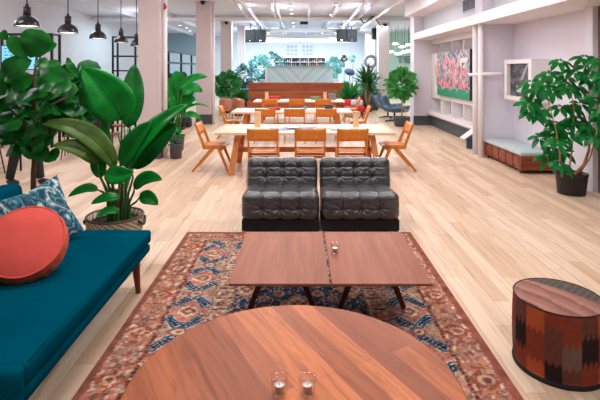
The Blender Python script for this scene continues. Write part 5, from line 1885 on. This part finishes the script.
# work tables with wire legs and stools
def work_table(x, y, label, w_=1.5):
    q = thing('work_table', label, 'table', (x, y, 0), 0, 'brown work tables in the side zone')
    MB().bb(-w_ / 2, w_ / 2, -0.4, 0.4, 0.71, 0.75).build('tabletop', 'brownstool', q, bevel=0.006)
    for sx in (-w_ / 2 + 0.1, w_ / 2 - 0.1):
        for sy in (-0.32, 0.32):
            MB().tube([(sx, sy, 0.71), (sx * 1.03, sy, 0)], 0.018, 8).build('leg', 'black', q, True)
    return q


work_table(-4.3, 10.6, 'brown topped work table standing behind the fiddle leaf fig')
work_table(-5.6, 8.8, 'brown topped work table under the second black pendant')
work_table(-4.75, 12.6, 'brown topped work table before the black grid shelving')


def make_stool():
    q = thing('wire_chair', 'x', 'chair', (0, 0, 0), 0, 'dark wire chairs at the work tables')
    rounded((0.2, 0.2, 0.02), 0.018, 12).build('seat', 'brownstool', q, True, loc=(0, 0, 0.46))
    mb = MB()
    mb.grid(lambda u, v: ((u - 0.5) * 0.38, 0.2 - 0.05 * (1 - (2 * u - 1) ** 2) * -1 + v * 0.06, 0.6 + v * 0.24), 10, 4); mb.build('backrest', 'blackplastic', q, True, solid=0.012)
    for sx in (-1, 1):
        MB().tube([(sx * 0.17, 0.19, 0.45), (sx * 0.18, 0.24, 0.72)], 0.01, 6).build('back_post', 'black', q, True)
        for sy in (-1, 1):
            MB().tube([(sx * 0.16, sy * 0.16, 0.45), (sx * 0.22, sy * 0.22, 0)], 0.011, 6).build('leg', 'black', q, True)
    return q


s0 = make_stool()
spots = [(-3.95, 9.85, PI, 'dark wire chair at the near side of the table behind the fig, by the column'), (-4.6, 9.8, PI + 0.3, 'dark wire chair at the near side of the table behind the fig, by the person'),
         (-3.2, 10.8, -PI / 2 + 0.2, 'dark wire chair at the column end of the table behind the fig'), (-4.3, 11.4, 0.1, 'dark wire chair at the far side of the table behind the fig'),
         (-5.3, 8.05, PI, 'dark wire chair under the second black pendant'), (-4.15, 13.2, 0, 'dark wire chair beside the black grid shelving'), (-5.1, 11.9, PI, 'dark wire chair between two brown work tables')]
for i, (x, y, a_, lab) in enumerate(spots):
    if i == 0:
        s0.location = (x, y, 0); s0.rotation_euler = (0, 0, a_); s0['label'] = lab
    else: copy_tree(s0, (x, y, 0), a_, lab)


# people
def skin_mesh(name, verts, edges, radii, m, parent, root=0, sub=2):
    me = bpy.data.meshes.new(name)
    me.from_pydata([tuple(v) for v in verts], edges, [])
    o = bpy.data.objects.new(name, me); COL.objects.link(o); o.parent = parent
    o.modifiers.new('skin', 'SKIN')
    bpy.context.view_layer.update()
    if not me.skin_vertices: me.attributes.new('skin', 'FLOAT', 'POINT')
    return o


def person(loc, rz, label, shirt, trousers, skin='skin', stride=0.12, H=1.76):
    q = thing('person', label, 'person', loc, rz)
    k = H / 1.76
    # a body from cross sections, limbs tapering and welded by overlap into one remeshed skin
    def limb(mb, pts, rs, n=12): mb.tube([Vector(p) * k for p in pts], [r * k for r in rs], n)
    def ell(mb, c, r, n=16, m_=12):
        vs, fs = [], []
        for j in range(m_ + 1):
            t = PI * j / m_
            for i in range(n):
                g = 2 * PI * i / n
                vs.append((k * (c[0] + r[0] * math.sin(t) * math.cos(g)), k * (c[1] + r[1] * math.sin(t) * math.sin(g)), k * (c[2] + r[2] * math.cos(t))))
        for j in range(m_):
            for i in range(n): fs.append((j * n + i, j * n + (i + 1) % n, (j + 1) * n + (i + 1) % n, (j + 1) * n + i))
        mb._add(vs, fs)
    s = stride
    body = MB()
    ell(body, (0, 0, 1.62), (0.075, 0.095, 0.12))
    ell(body, (0, -0.095, 1.60), (0.014, 0.022, 0.022), 8, 6)
    ell(body, (0, -0.08, 1.545), (0.026, 0.02, 0.012), 8, 6)
    for e in (-1, 1):
        ell(body, (e * 0.078, 0.005, 1.61), (0.012, 0.02, 0.032), 8, 6)
        ell(body, (e * 0.03, -0.083, 1.635), (0.015, 0.012, 0.009), 8, 6)
    limb(body, [(0, 0.01, 1.54), (0, 0.015, 1.45), (0, 0.02, 1.4)], [0.055, 0.056, 0.08])
    ell(body, (0, 0.01, 1.28), (0.165, 0.1, 0.2)); ell(body, (0, 0.01, 1.1), (0.14, 0.095, 0.18)); ell(body, (0, 0.01, 0.95), (0.16, 0.11, 0.13))
    for e in (-1, 1):
        limb(body, [(e * 0.15, 0.01, 1.4), (e * 0.2, 0.02, 1.36), (e * 0.235, 0.03, 1.12), (e * 0.225, -0.06, 0.88), (e * 0.22, -0.09, 0.83)], [0.06, 0.052, 0.042, 0.03, 0.028])
        ell(body, (e * 0.218, -0.105, 0.78), (0.018, 0.032, 0.05), 10, 8)
        for f, (dy, l_) in enumerate(((-0.028, 0.07), (-0.01, 0.08), (0.009, 0.075), (0.026, 0.06))):
            limb(body, [(e * 0.217, -0.105 + dy, 0.745), (e * 0.214, -0.112 + dy, 0.745 - l_ * 0.55), (e * 0.205, -0.11 + dy, 0.745 - l_)], [0.0095, 0.009, 0.007], 8)
        limb(body, [(e * 0.21, -0.13, 0.79), (e * 0.2, -0.155, 0.755), (e * 0.195, -0.16, 0.725)], [0.011, 0.01, 0.008], 8)
        limb(body, [(e * 0.085, 0.01, 0.95), (e * 0.1, -s * e * 0.5, 0.52), (e * 0.105, -s * e + 0.02, 0.1), (e * 0.105, -s * e + 0.02, 0.06)], [0.092, 0.06, 0.042, 0.04])
        limb(body, [(e * 0.105, -s * e + 0.03, 0.045), (e * 0.11, -s * e - 0.12, 0.03)], [0.036, 0.026])
    o = body.build('body', skin, q, True)
    r = o.modifiers.new('r', 'REMESH'); r.mode = 'VOXEL'; r.voxel_size = 0.011; r.use_smooth_shade = True
    sh = MB()
    ell(sh, (0, 0.01, 1.28), (0.18, 0.115, 0.2)); ell(sh, (0, 0.01, 1.1), (0.162, 0.112, 0.22))
    for e in (-1, 1): limb(sh, [(e * 0.13, 0.01, 1.4), (e * 0.2, 0.02, 1.365), (e * 0.238, 0.03, 1.12), (e * 0.228, -0.05, 0.9)], [0.07, 0.062, 0.055, 0.042])
    limb(sh, [(0, 0.015, 1.38), (0, 0.015, 1.46)], [0.1, 0.068])
    o = sh.build('shirt', shirt, q, True)
    r = o.modifiers.new('r', 'REMESH'); r.mode = 'VOXEL'; r.voxel_size = 0.012; r.use_smooth_shade = True
    tr = MB()
    ell(tr, (0, 0.01, 0.95), (0.175, 0.125, 0.14))
    for e in (-1, 1): limb(tr, [(e * 0.085, 0.01, 0.95), (e * 0.1, -s * e * 0.5, 0.52), (e * 0.105, -s * e + 0.02, 0.09)], [0.105, 0.078, 0.062])
    o = tr.build('trousers', trousers, q, True)
    r = o.modifiers.new('r', 'REMESH'); r.mode = 'VOXEL'; r.voxel_size = 0.012; r.use_smooth_shade = True
    for e in (-1, 1):
        m_ = MB(); ell(m_, (e * 0.108, -s * e - 0.05, 0.045), (0.048, 0.135, 0.045))
        m_.build('shoe', 'shoe', q, True)
    hr = MB(); ell(hr, (0, 0.02, 1.655), (0.086, 0.1, 0.1)); hr.build('hair', 'hair', q, True)
    return q


person((-4.28, 7.5, 0), R(70), 'person standing behind the fiddle leaf fig in black trousers and black shoes', 'shirtgrey', 'denim', stride=0.2)
person((at(183, 74, 14.3).x, 14.3, 0), R(-60), 'person with dark hair and a dark shirt behind the paddle leaf plant', 'shirtteal', 'denim', 'skindark', 0.05, 1.72)
person((at(170.5, 74, 15.0).x, 15.0, 0), R(160), 'person in a light blue shirt just past the near white column', 'shirtblue', 'denim', 'skin', 0.05, 1.68)
